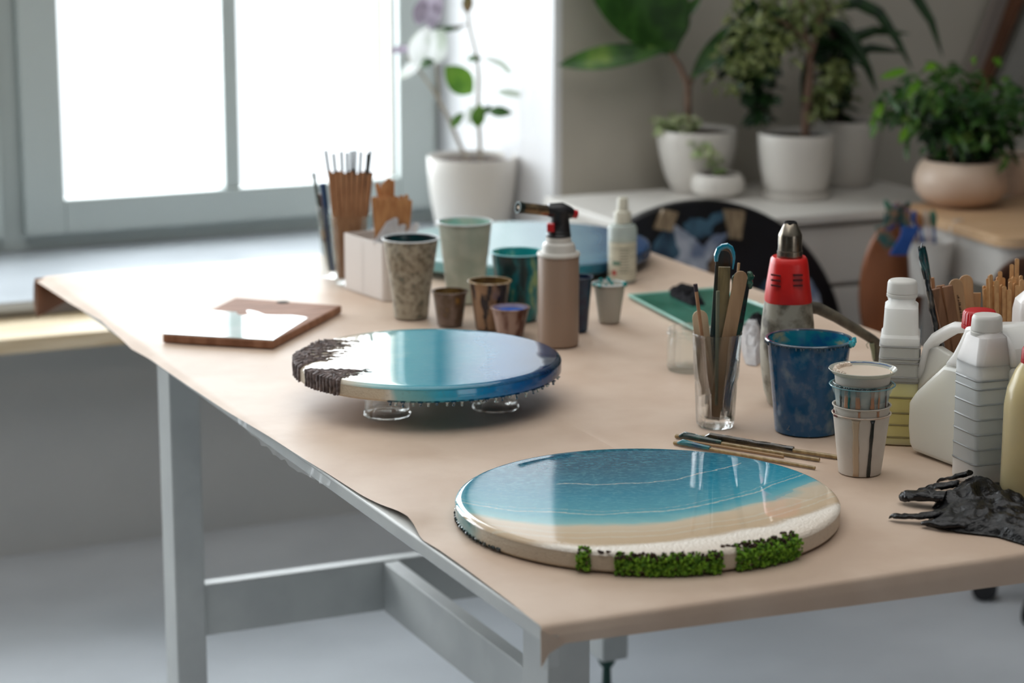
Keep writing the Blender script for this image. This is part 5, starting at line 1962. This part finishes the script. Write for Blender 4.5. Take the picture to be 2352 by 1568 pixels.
def leaf_geo(A, Bp, w_, nrm, curl=.15, fold=.15, n=8, shape=1.0):
    """a leaf blade from A to Bp with width w_, facing nrm"""
    A, Bp = V(A), V(Bp)
    ax = Bp - A
    L_ = ax.length
    ax.normalize()
    sd = ax.cross(V(nrm)).normalized()
    up_ = sd.cross(ax).normalized()
    rows = []
    for i in range(n + 1):
        u = i / n
        ww = w_ / 2 * (sin(pi * min(1, max(0, u ** shape))) ** .75 if 0 < u < 1 else .02)
        c = A + ax * (L_ * u) + up_ * (curl * L_ * (sin(pi * u)) * .5)
        rows.append([c - sd * ww + up_ * ww * fold, c - sd * ww * .5 + up_ * ww * fold * .3, c, c + sd * ww * .5 + up_ * ww * fold * .3, c + sd * ww + up_ * ww * fold])
    return B().rings(rows, closed=False)


def leaf(parent, A, Bp, w_, m, nrm=None, name='leaf', **kw):
    o = link(name, leaf_geo(A, Bp, w_, nrm if nrm is not None else -DH + V((0, 0, .3)), **kw), m, parent, angle=180)
    return o


def leaf_mat(name, c1, c2, c3=None, tr=.25, scale=30, lo=.4, hi=.6, rough=.35):
    if name in MATS:
        return MATS[name]
    m = mat(name, c1, c2, scale, rough=rough, lo=lo, hi=hi, c3=c3)
    nt = m.node_tree
    N, L = nt.nodes, nt.links
    b = N['Principled BSDF']
    src = b.inputs['Base Color'].links[0].from_socket
    t = N.new('ShaderNodeBsdfTranslucent')
    L.new(src, t.inputs[0])
    mx = N.new('ShaderNodeMixShader')
    mx.inputs[0].default_value = tr
    L.new(b.outputs[0], mx.inputs[1])
    L.new(t.outputs[0], mx.inputs[2])
    L.new(mx.outputs[0], N['Material Output'].inputs[0])
    return m


L_green = leaf_mat('leaf_green', rgb(84, 120, 40), rgb(64, 100, 34), tr=.4)
L_deep = leaf_mat('leaf_deep_green', rgb(34, 66, 22), rgb(52, 90, 34), tr=.18)
L_pale = leaf_mat('leaf_pale', rgb(190, 200, 186), rgb(226, 228, 226), tr=.4, scale=20)
L_varieg = leaf_mat('leaf_variegated', rgb(140, 148, 92), rgb(84, 100, 50), c3=rgb(196, 196, 150), tr=.3, scale=14)
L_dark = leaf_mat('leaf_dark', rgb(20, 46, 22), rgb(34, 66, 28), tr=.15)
L_purple = leaf_mat('leaf_mauve', rgb(168, 158, 172), rgb(120, 110, 122), tr=.3)
L_mid = leaf_mat('leaf_mid', rgb(36, 72, 34), rgb(72, 112, 46), c3=rgb(126, 156, 66), tr=.25, scale=12)
M_stem = mat('stem_brown', rgb(120, 96, 80), rgb(96, 74, 60), 40, rough=.7)
M_stem_g = mat('stem_pale', rgb(170, 160, 146), rgb(150, 140, 124), 40, rough=.6)
M_trunk = mat('trunk', rgb(126, 98, 82), rgb(100, 76, 62), 40, rough=.75)

# 1: plant on the window sill
e, P, h = pot('potted_rubber_plant', 'variegated rubber plant in a big white pot on the window sill', 1084, 575, 140, 358, 204, M_pot, .5725)


def st(parent, pxs, r, m, P=P, off=None, name='stem'):
    pts = [W(x, y, P, (off[i] if off else 0)) for i, (x, y) in enumerate(pxs)]
    return link(name, B().tube(pts, r, 8), m, parent)


st(e, [(1103, 370), (1102, 320), (1097, 250), (1100, 180), (1096, 130), (1078, 60), (1072, 0), (1066, -60)], [.006, .0055, .005, .005, .004, .004, .003, .003], M_stem_g)
st(e, [(1072, 368), (1055, 330), (1030, 270), (1000, 215), (955, 150), (935, 130)], [.006, .0055, .005, .004, .003, .003], M_stem_g)
st(e, [(1003, 70), (1030, 66), (1072, 56)], .0025, M_stem)
st(e, [(1000, 130), (1010, 240), (1030, 270)], .003, M_stem_g)
for (x0, y0, x1, y1, w_, m_, of) in ((1085, 215, 1022, 152, 62, L_green, -.02), (1094, 292, 1104, 238, 34, L_green, -.03), (1120, 255, 1178, 260, 26, L_deep, .02), (1110, 262, 1128, 240, 16, L_deep, .0),
                                     (1036, 292, 1066, 258, 22, L_green, -.02), (975, 150, 1020, 66, 70, L_pale, 0), (948, 148, 985, 60, 50, L_pale, -.03), (950, 112, 892, 118, 20, L_purple, .02),
                                     (968, 140, 915, 182, 26, L_pale, -.02), (960, 148, 1000, 142, 24, L_deep, .0), (1072, 136, 1108, 134, 18, L_deep, .02), (1108, 132, 1168, 152, 18, L_pale, .03),
                                     (1072, 30, 1078, -20, 26, leaf_mat('leaf_brown', rgb(112, 90, 60), rgb(88, 84, 48)), -.01), (985, 70, 1010, -30, 44, L_purple, .02), (960, 60, 975, -10, 36, L_purple, -.02),
                                     (1140, 210, 1205, 220, 20, L_pale, .03), (1150, 150, 1178, 170, 14, L_pale, .02), (1062, 64, 990, 72, 14, L_deep, .01), (1085, 240, 1075, 290, 20, L_pale, .0)):
    A, Bp = W(x0, y0, P, of), W(x1, y1, P, of - .03)
    leaf(e, A, Bp, w_ * mpp(A), m_)

# 2: fiddle leaf fig in pot A
e, P, h = pot('potted_fiddle_leaf_fig', 'fiddle-leaf fig with huge green leaves in a tall white pot, left on the cabinet', 1603, 446, 112, 296, 184, M_pot, CZ + .001)
P2 = P
st(e, [(1583, 300), (1580, 250), (1580, 195), (1560, 150), (1538, 118)], [.010, .009, .009, .007, .006], M_stem, P)
st(e, [(1580, 200), (1592, 175), (1600, 150)], [.007, .006, .004], M_stem, P)
for (x0, y0, x1, y1, w_, m_, of, sh) in ((1550, 126, 1340, -240, 215, L_deep, 0, .95), (1540, 114, 1282, 150, 56, L_mid, -.02, 1.2), (1588, 182, 1672, 58, 34, L_deep, -.01, 1.0), (1590, 176, 1660, 118, 26, L_mid, .03, 1.0),
                                         (1562, 46, 1612, -10, 26, L_mid, .02, 1.0), (1535, 112, 1500, -60, 120, L_deep, .04, .8)):
    A, Bp = W(x0, y0, P, of), W(x1, y1, P, of - .05)
    leaf(e, A, Bp, w_ * mpp(A), m_, shape=sh, fold=.3, curl=.1, n=14)


def foliage(parent, P, blobs, m, n, ls, ws, seed, name='foliage', droop=.3, depth=.08):
    """many small leaves scattered through pixel ellipses (cx, cy, rx, ry)"""
    random.seed(seed)
    b = B()
    tot = sum(q[2] * q[3] for q in blobs)
    for (cx, cy, rx, ry) in blobs:
        for _ in range(max(3, int(n * rx * ry / tot))):
            a, r_ = random.uniform(0, 2 * pi), random.random() ** .55
            c = W(cx + rx * r_ * cos(a), cy + ry * r_ * sin(a), P, random.uniform(-depth, depth))
            d = V((random.uniform(-1, 1), random.uniform(-1, 1), random.uniform(-1, .6) - droop)).normalized()
            L_ = ls * random.uniform(.7, 1.3)
            nrm = V((random.uniform(-1, 1), random.uniform(-1, 1), random.uniform(.1, 1)))
            if abs(nrm.normalized().dot(d)) > .95:
                nrm = V((1, 0, .2))
            g = leaf_geo(c, c + d * L_, ws * random.uniform(.7, 1.2), nrm, n=4, curl=.2)
            b.add(g.v, g.f)
    return link(name, b, m, parent, angle=180)


# trailing ivy over pot A and the small pot
ivy = leaf_mat('leaf_ivy_pale', rgb(150, 172, 118), rgb(196, 204, 160), tr=.3, scale=20)
foliage(e, P - DH * .0, [(1545, 282, 45, 22), (1590, 282, 28, 14), (1520, 285, 22, 8), (1565, 305, 22, 12)], ivy, 120, .018, .014, 31, 'creeping_ivy', depth=.05)
e, P, h = pot('potted_ivy', 'pale trailing ivy in a small white round pot in front of the fiddle-leaf fig', 1652, 457, 92, 398, 104, M_pot, CZ + .001, bulge=((.2, 116), (.5, 124), (.8, 118)))
foliage(e, P, [(1620, 345, 26, 20), (1600, 325, 18, 12), (1640, 365, 14, 24), (1650, 398, 26, 6)], ivy, 120, .018, .014, 32, depth=.03)
st(e, [(1655, 398), (1640, 370), (1620, 345), (1590, 318)], .002, M_stem_g, P)

# 3: variegated weeping fig in pot B
e, P, h = pot('potted_weeping_fig', 'variegated weeping fig with a bare trunk in a white pot, middle of the cabinet', 1834, 462, 134, 304, 176, M_pot, CZ + .001, saucer=True)
P3 = P
st(e, [(1850, 312), (1850, 270), (1856, 210), (1862, 160), (1858, 110), (1842, 60), (1846, -60)], [.011, .010, .010, .009, .008, .007, .006], M_trunk, P, name='trunk')
st(e, [(1862, 130), (1880, 60), (1900, -40)], [.007, .006, .005], M_trunk, P, name='branch')
st(e, [(1850, 90), (1800, 50), (1740, 30)], [.006, .004, .003], M_trunk, P, name='branch')
foliage(e, P, [(1770, 20, 100, 50), (1740, 80, 80, 50), (1700, 120, 60, 40), (1790, 110, 60, 40), (1860, 40, 50, 60), (1690, 195, 30, 26), (1640, 180, 18, 22), (1740, 150, 50, 30), (1880, 10, 60, 40)], L_varieg, 620, .027, .013, 41, depth=.15)
foliage(e, P, [(1905, 200, 30, 30), (1878, 240, 20, 24), (1920, 160, 28, 20), (1890, 262, 20, 10)], L_varieg, 150, .028, .016, 42, depth=.07)
foliage(e, P + DH * .05, [(1720, 130, 60, 60), (1745, 200, 26, 70), (1760, 60, 60, 50)], L_dark, 330, .045, .024, 43, 'dark_foliage', depth=.06)  # darker leaves mixed in behind the variegated crown
# snake-like green plant between pots (behind pot B at left)
# 4: dracaena in pot C
e, P, h = pot('potted_dracaena', 'dark dracaena with long arching leaves in the white pot behind the weeping fig', 1950, 432, 112, 274, 150, M_pot, CZ + .001)
P4 = P
st(e, [(1925, 285), (1920, 200), (1908, 120), (1905, 60), (1900, 0)], [.014, .013, .012, .011, .010], mat('dark_trunk', rgb(60, 48, 38), rough=.8), P, name='trunk')


def blade(parent, pxs, w_, m, P, off=0.0):
    pts = [W(x, y, P, off) for x, y in pxs]
    n = len(pts)
    pp = []
    for i in range(n - 1):
        for k_ in range(4):
            pp.append(pts[i].lerp(pts[i + 1], k_ / 4))
    pp.append(pts[-1])
    rows = []
    N_ = len(pp)
    for i, p in enumerate(pp):
        t_ = (pp[min(i + 1, N_ - 1)] - pp[max(i - 1, 0)]).normalized()
        s_ = t_.cross(DH).normalized()
        u = i / (N_ - 1)
        ww = w_ / 2 * (.5 + .5 * min(1, u * 4)) * (1 - u ** 3) + .0006
        rows.append([p - s_ * ww + DH * ww * .4, p, p + s_ * ww + DH * ww * .4])
    return link('leaf', B().rings(rows, closed=False), m, parent, angle=180)


for pxs, of in (([(1905, 50), (1935, 60), (1965, 100), (1995, 160), (2015, 215)], -.03), ([(1905, 20), (1970, 5), (2020, 30), (2060, 90), (2096, 160)], .0), ([(1905, -10), (2000, -60), (2100, -15), (2140, 50), (2165, 130)], .02),
                ([(1908, 130), (1950, 90), (2010, 70), (2090, 78)], .04), ([(1908, 160), (1950, 130), (2000, 110), (2080, 120)], .04), ([(1905, 90), (1870, 110), (1850, 180), (1842, 250)], .03), ([(1910, 190), (1935, 150), (1975, 140)], .03),
                ([(1905, 40), (1880, 60), (1870, 120)], .0)):
    blade(e, pxs, .030, L_dark, P, of)
foliage(e, P, [(1915, 240, 30, 30), (1900, 80, 26, 60), (1925, 150, 22, 60)], L_dark, 160, .05, .02, 51, 'dark_foliage', depth=.05)  # dark leaves gathered around the trunk
# hanging creeper at far left of the pots
foliage(e, P, [(1935, 200, 26, 40)], L_varieg, 40, .026, .014, 52, depth=.03)

# 5 side table with round pot
M_tabletop = mat('beech_top', rgb(206, 172, 136), rgb(194, 158, 120), 6, rough=.45, stretch=(1, 8, 8))
TZ2 = .74
e = thing('side_table', (2.36, 2.02, 0), 'white side table with a pale wooden top at the right, under the round pot', 'table')
TR, TC = radians(-4), V((2.36, 2.02, 0))
link('table_top', loft(TC, TR, [(TZ2 - .022, .44, .235, .05, 0, 0), (TZ2 - .002, .44, .235, .05, 0, 0), (TZ2, .438, .233, .05, 0, 0)], 8), M_tabletop, e, angle=30)
link('apron', loft(TC, TR, [(TZ2 - .115, .428, .222, .045, 0, 0), (TZ2 - .0225, .43, .225, .045, 0, 0)], 8), M_cab, e, angle=30)
for x, y in ((-.37, -.17), (.37, -.17), (-.37, .17), (.37, .17)):
    lx, ly = TC.x + x * cos(TR) - y * sin(TR), TC.y + x * sin(TR) + y * cos(TR)
    link('leg', B().tube([(lx, ly, 0), (lx, ly, TZ2 - .115)], .018, 14), M_cab, e)
M_beige = mat('beige_glazed_pot', rgb(214, 190, 170), rgb(196, 168, 146), 4, rough=.4)
e, P, h = pot('potted_ficus', 'bushy green ficus in a round beige pot on the wooden-topped side table', 2216, 480, 120, 366, 176, M_beige, TZ2 + .001, bulge=((.12, 170), (.3, 206), (.5, 216), (.7, 212), (.88, 196)))
P5 = P
st(e, [(2183, 375), (2184, 330), (2188, 290)], [.009, .008, .008], mat('pale_trunk', rgb(190, 160, 128), rough=.7), P, name='trunk')
st(e, [(2215, 375), (2225, 300), (2215, 230)], [.008, .006, .005], M_trunk, P, name='trunk')
foliage(e, P, [(2190, 250, 110, 60), (2120, 210, 80, 40), (2250, 210, 90, 45), (2060, 240, 50, 34), (2290, 280, 50, 50), (2200, 320, 80, 40), (2180, 170, 60, 26), (2250, 340, 50, 30), (2300, 340, 30, 40), (2090, 290, 40, 34), (2330, 240, 40, 50), (2030, 270, 22, 24)],
        L_mid, 520, .044, .015, 61, depth=.12)
foliage(e, P + DH * .02, [(2200, 300, 70, 50), (2270, 300, 60, 60), (2160, 270, 60, 40)], L_dark, 220, .040, .022, 62, 'dark_foliage', depth=.06)  # darker leaves set deeper in the ficus crown
for (x0, y0, x1, y1) in ((2085, 160, 2020, 180), (2030, 235, 1998, 290), (2085, 290, 2065, 330), (2115, 180, 2080, 230), (2150, 150, 2120, 160), (2240, 145, 2230, 135), (2300, 150, 2280, 135)):
    A, Bp = W(x0, y0, P, -.06), W(x1, y1, P, -.09)
    leaf(e, A, Bp, 20 * mpp(A), leaf_mat('leaf_bright', rgb(120, 170, 50), rgb(96, 150, 44), tr=.4))
Pe = at(2330, 452, TZ2 + .001) + DH * .06
e, P, h = pot('empty_pot', 'beige pot half hidden behind the round pot at the right edge', 2330, 452, 84, 352, 104, M_beige, TZ2 + .001)
e['category'] = 'pot'

# leaning frame / easel bars in the top right corner
yq = 2.80
a, b2, c_, d_ = aty(2352, -60, yq), aty(2262, 190, yq), aty(2300, 190, yq), aty(2390, -60, yq)
e = thing('leaning_frame', V((aty(2200, 470, yq).x, yq, .0)), 'brown wooden frame with grey edges leaning against the wall in the upper right corner', 'frame')


def bar(xt, yt, xb, yb, w_, y_, m, nm):
    t0, t1 = aty(xt, yt, y_), aty(xb, yb, y_)
    k_ = mpp(t0)
    s_ = V((1, 0, 0)) * (w_ * k_ / 2)
    # extend down to the floor
    dirv = (t1 - t0)
    f = (t0.z - .001) / (t0.z - t1.z)
    t1 = t0 + dirv * f
    t0 = t0 - dirv * .6
    o_ = link(nm, B().prism([t0 - s_, t0 + s_, t1 + s_, t1 - s_], (0, .025, 0)), m, e, smooth=False)
    return recalc(o_)


bar(2340, 0, 2262, 190, 30, yq, mat('frame_brown', rgb(112, 74, 52), rgb(92, 60, 42), 8, rough=.5), 'wooden_bar')
bar(2302, 0, 2240, 170, 34, yq + .012, mat('frame_grey', rgb(132, 122, 116), rough=.5), 'grey_bar')
bar(2400, 0, 2310, 210, 60, yq + .012, mat('frame_panel', rgb(150, 148, 142), rough=.5), 'panel')

# ------------------------------------------------------------------ round black splattered board behind the table
e = thing('round_board', (1.42, 2.262, 0.012), 'large round black board splashed with white and blue paint, standing on edge behind the table', 'board')
R5 = .388
cB = V((1.42, 2.262, .400))
M_spl = mat('paint_splatter', rgb(14, 14, 17), rgb(20, 20, 26), 9, rough=.35)
rings = []
tb = .022
for (rr, y_) in ((.0, -tb / 2), (R5 - .004, -tb / 2), (R5, -tb / 2 + .004), (R5, tb / 2 - .004), (R5 - .004, tb / 2), (0, tb / 2)):
    rings.append([(cB.x + max(rr, 1e-4) * cos(2 * pi * j / 120), cB.y + y_, cB.z + max(rr, 1e-4) * sin(2 * pi * j / 120)) for j in range(120)])
link('board', B().rings(list(reversed(rings))), M_spl, e)
M_sp1 = mat('white_splash', rgb(186, 190, 200), rgb(110, 122, 146), 18, rough=.4)
M_sp2 = mat('blue_splash', rgb(70, 104, 124), rgb(40, 60, 80), 18, rough=.4)
M_sp3 = mat('brown_splash', rgb(116, 90, 66), rough=.5)


def splash(cx, cy, rx, ry, rot_, m, seed, k_=0):
    n = 36
    poly = []
    for j in range(n):
        a_ = 2 * pi * j / n
        q_ = 1 + .45 * mnoise.noise((cos(a_) * 1.6 + seed, sin(a_) * 1.6, seed))
        x, y = rx * q_ * cos(a_), ry * q_ * sin(a_)
        poly.append(aty(cx + x * cos(rot_) - y * sin(rot_), cy + x * sin(rot_) + y * cos(rot_), cB.y - tb / 2 - .0003 - k_ * .0004))
    o_ = link('paint_splash', B().prism(poly, (0, -.0008, 0)), m, e, smooth=False)
    return recalc(o_)


splash(1575, 590, 70, 42, 1.1, M_sp1, 1)
splash(1600, 525, 34, 22, .3, M_sp2, 2, 1)
splash(1630, 575, 60, 14, -.9, M_sp1, 3, 2)
splash(1655, 600, 44, 18, -.9, M_sp3, 4)
splash(1528, 570, 30, 40, .2, M_sp2, 5, 1)
splash(1780, 690, 40, 60, .2, M_sp2, 6)
splash(1865, 690, 20, 50, -.3, M_sp1, 7)
splash(1640, 505, 30, 12, -.6, M_sp2, 8, 2)
for (pl_, lab) in (([(1518, 480), (1552, 486), (1538, 530), (1500, 524)], 'pale wooden block clamped on the black board, left one'), ([(1660, 480), (1706, 484), (1696, 548), (1672, 545)], 'pale wooden block clamped on the black board, right one')):
    o = link('wooden_block', B().prism([aty(x, y, cB.y - tb / 2 - .002) for x, y in pl_], (0, -.012, 0)), mat('block_wood', rgb(164, 142, 112), rgb(120, 100, 78), 30, rough=.6, stretch=(6, 1, 1)), e, smooth=False)
    recalc(o)
    o['label'] = 'pale wooden block'

# ------------------------------------------------------------------ brown chair shell and bucket of brushes
yc = 1.80
M_shell = mat('brown_shell', rgb(92, 62, 46), rgb(78, 50, 36), 6, rough=.5)
e = thing('wooden_chair', (1.83, 1.98, 0), 'small brown wooden chair with an oval backrest, behind the tall white bottle', 'chair')
M_brw = mat('chair_wood', rgb(150, 92, 58), rgb(130, 78, 48), 7, rough=.5, stretch=(3, 3, 1))
bk = B()
rg = []
for (q_, y_) in ((.92, 2.105), (1.0, 2.109), (1.0, 2.119), (.92, 2.123)):
    rg.append([(1.83 + .080 * q_ * cos(2 * pi * j / 48), y_, .585 + .150 * q_ * sin(2 * pi * j / 48)) for j in range(48)])
recalc(link('backrest', bk.rings(rg), M_brw, e))
link('seat', loft(V((1.83, 1.985, 0)), 0, [(.405, .115, .125, .04, 0, 0), (.425, .125, .135, .045, 0, 0), (.432, .12, .13, .045, 0, 0)], 8), M_brw, e, angle=40)
for x, y in ((1.74, 1.88), (1.92, 1.88), (1.74, 2.09), (1.92, 2.09)):
    link('leg', B().tube([(x, y, 0), (x + (.012 if x < 1.8 else -.012), y, .407)], [.011, .015], 12), M_brw, e)
e = thing('swivel_chair', (1.95, 1.64, 0), 'brown shell chair on black castors, behind the sticks and bottles at the right', 'chair')
rows = []
cc = V((1.95, 1.64, 0))
for i in range(29):
    a = pi * (1.02 - 1.04 * i / 28)
    top = .70 - .10 * abs(cos(a)) ** 2.2
    row = []
    for k_ in range(13):
        u = k_ / 12
        z_ = .44 + (top - .44) * u
        rr = .150 + .02 * sin(u * pi * .6)
        row.append((cc.x + rr * cos(a), cc.y + rr * sin(a), z_))
    rows.append(row)
o = link('backrest', B().rings(rows, closed=False), M_shell, e, angle=180)
md = o.modifiers.new('thick', 'SOLIDIFY')
md.thickness = .012
link('seat', B().lathe([(0, .42), (.13, .42), (.150, .435), (.148, .455), (.08, .450), (0, .448)], (cc.x, cc.y, 0), 48), M_shell, e)
link('column', B().tube([(cc.x, cc.y, .09), (cc.x, cc.y, .42)], .022, 16), M_black, e)
for k_ in range(5):
    a = radians(214) + k_ * 2 * pi / 5
    tip = V((cc.x + .15 * cos(a), cc.y + .15 * sin(a), .075))
    lg = link('base_leg', B().tube([(cc.x, cc.y, .10), tip], [.018, .012], 10), M_black, e)
    wp = V((tip.x, tip.y, .027))
    link('castor', B().tube([wp + V((-sin(a), cos(a), 0)) * .018, wp - V((-sin(a), cos(a), 0)) * .018], .026, 20), M_black, lg)
# bucket hooked on the side table
Pk = V((1.80, 1.93, .615))
kk_ = mpp(Pk)
cx_b = at(2116, 640, .60)
e = thing('bucket', V((1.868, 2.03, .590)), 'small white bucket of brushes and yarn hooked onto the side table', 'bucket')
Pk = V((1.868, 2.03, .590))
link('bucket_body', B().lathe([(0, 0), (.036, 0), (.038, .002), (.047, .112), (.049, .114), (.047, .116), (.0455, .112), (.036, .004), (0, .004)], tuple(Pk), 40), M_cab, e)
link('hook', B().tube([Pk + V((.047, 0, .108)), Pk + V((.052, 0, .140)), Pk + V((.060, 0, .1535)), Pk + V((.080, 0, .1535))], .002, 8), M_cab, e)
random.seed(77)
cols = [rgb(24, 70, 140), rgb(150, 100, 60), rgb(190, 170, 150), rgb(60, 110, 90), rgb(196, 140, 70), rgb(110, 90, 120), rgb(30, 84, 160), rgb(196, 184, 196)]
for i in range(9):
    c_ = cols[i % 8]
    a = 2 * pi * i / 9
    A = Pk + V((.018 * cos(a), .018 * sin(a), .03))
    Bp = W(2030 + 14 * i + random.uniform(-4, 4), 446 + random.uniform(0, 45), Pk, .02 * sin(a))
    eb_ = thing('craft_brush', A, ['dark blue-handled', 'brown-handled', 'cream-handled', 'green-handled', 'orange-handled', 'mauve-handled', 'bright blue-handled', 'white-handled', 'slim dark blue-handled'][i] + ' craft brush standing in the small white bucket', 'brush', 'craft brushes in the white bucket')
    link('handle', B().tube([A, A.lerp(Bp, .8)], .0035, 8), mat('brush_handle_%s' % 'abcdefgh'[i % 8], c_, rough=.5), eb_)
    link('bristles', B().tube([A.lerp(Bp, .78), A.lerp(Bp, .9), Bp], [.005, .009, .004], 8), mat('brush_head_%s' % 'abcdefgh'[(i + 3) % 8], cols[(i + 3) % 8], rough=.7), eb_)
# yarn hanging over the left side of the bucket
b = B()
for i in range(26):
    x0 = 2050 + random.uniform(-10, 24)
    y0 = 478 + random.uniform(-10, 20)
    pts = [W(2085, 545 + random.uniform(-10, 0), Pk, -.02), W(x0 + 18, y0 - 6, Pk, -.02), W(x0 - 10, y0 + 20, Pk, -.02 + random.uniform(-.01, .01)), W(2010 + random.uniform(0, 30), 520 + random.uniform(0, 35), Pk, -.02), W(2034 + random.uniform(0, 24), 556 + random.uniform(-10, 16), Pk, -.02)]
    b.tube(pts, .0022, 5)
o = link('yarn', b, mat('mixed_yarn', rgb(60, 100, 96), rgb(160, 120, 90), 26, rough=.9, c3=rgb(40, 80, 150), lo=.42, hi=.52), None)
tag(o, 'tangle of coloured yarn hanging over the left side of the white bucket', 'yarn')
b = B()
for i in range(10):
    b.tube([W(2075 + 4 * i, 520, Pk, -.045), W(2070 + 3 * i, 545, Pk, -.05), W(2045 + 4 * i, 585, Pk, -.048)], .003, 6)
o = link('ribbon', b, mat('blue_ribbon', rgb(16, 68, 140), rough=.7), None)
tag(o, 'bright blue ribbon strands hanging from the white bucket', 'ribbon')

for nm_, f_ in (('cap_white', .2), ('paper_cup', .25), ('milky_liquid', .4), ('white_tissue', .3)):
    translucent(MATS[nm_], f_)
translucent(MATS['white_cup_plastic'], .4)
for nm_, rd_ in (('white_hdpe', .05), ('yellow_liquid_in_bottle', .06), ('jug_plastic', .06), ('jug_plastic_light', .05), ('bluish_translucent', .06), ('bottle_upper_translucent', .05),
                 ('oily_yellow', .05)):
    b_ = MATS[nm_].node_tree.nodes['Principled BSDF']
    b_.inputs['Subsurface Weight'].default_value = 0.9
    b_.inputs['Subsurface Radius'].default_value = (1.0, 1.0, 1.0)
    b_.inputs['Subsurface Scale'].default_value = rd_

for o in list(bpy.data.objects):
    for k_ in ('_r', '_rt', '_h'):
        if k_ in o.keys():
            del o[k_]
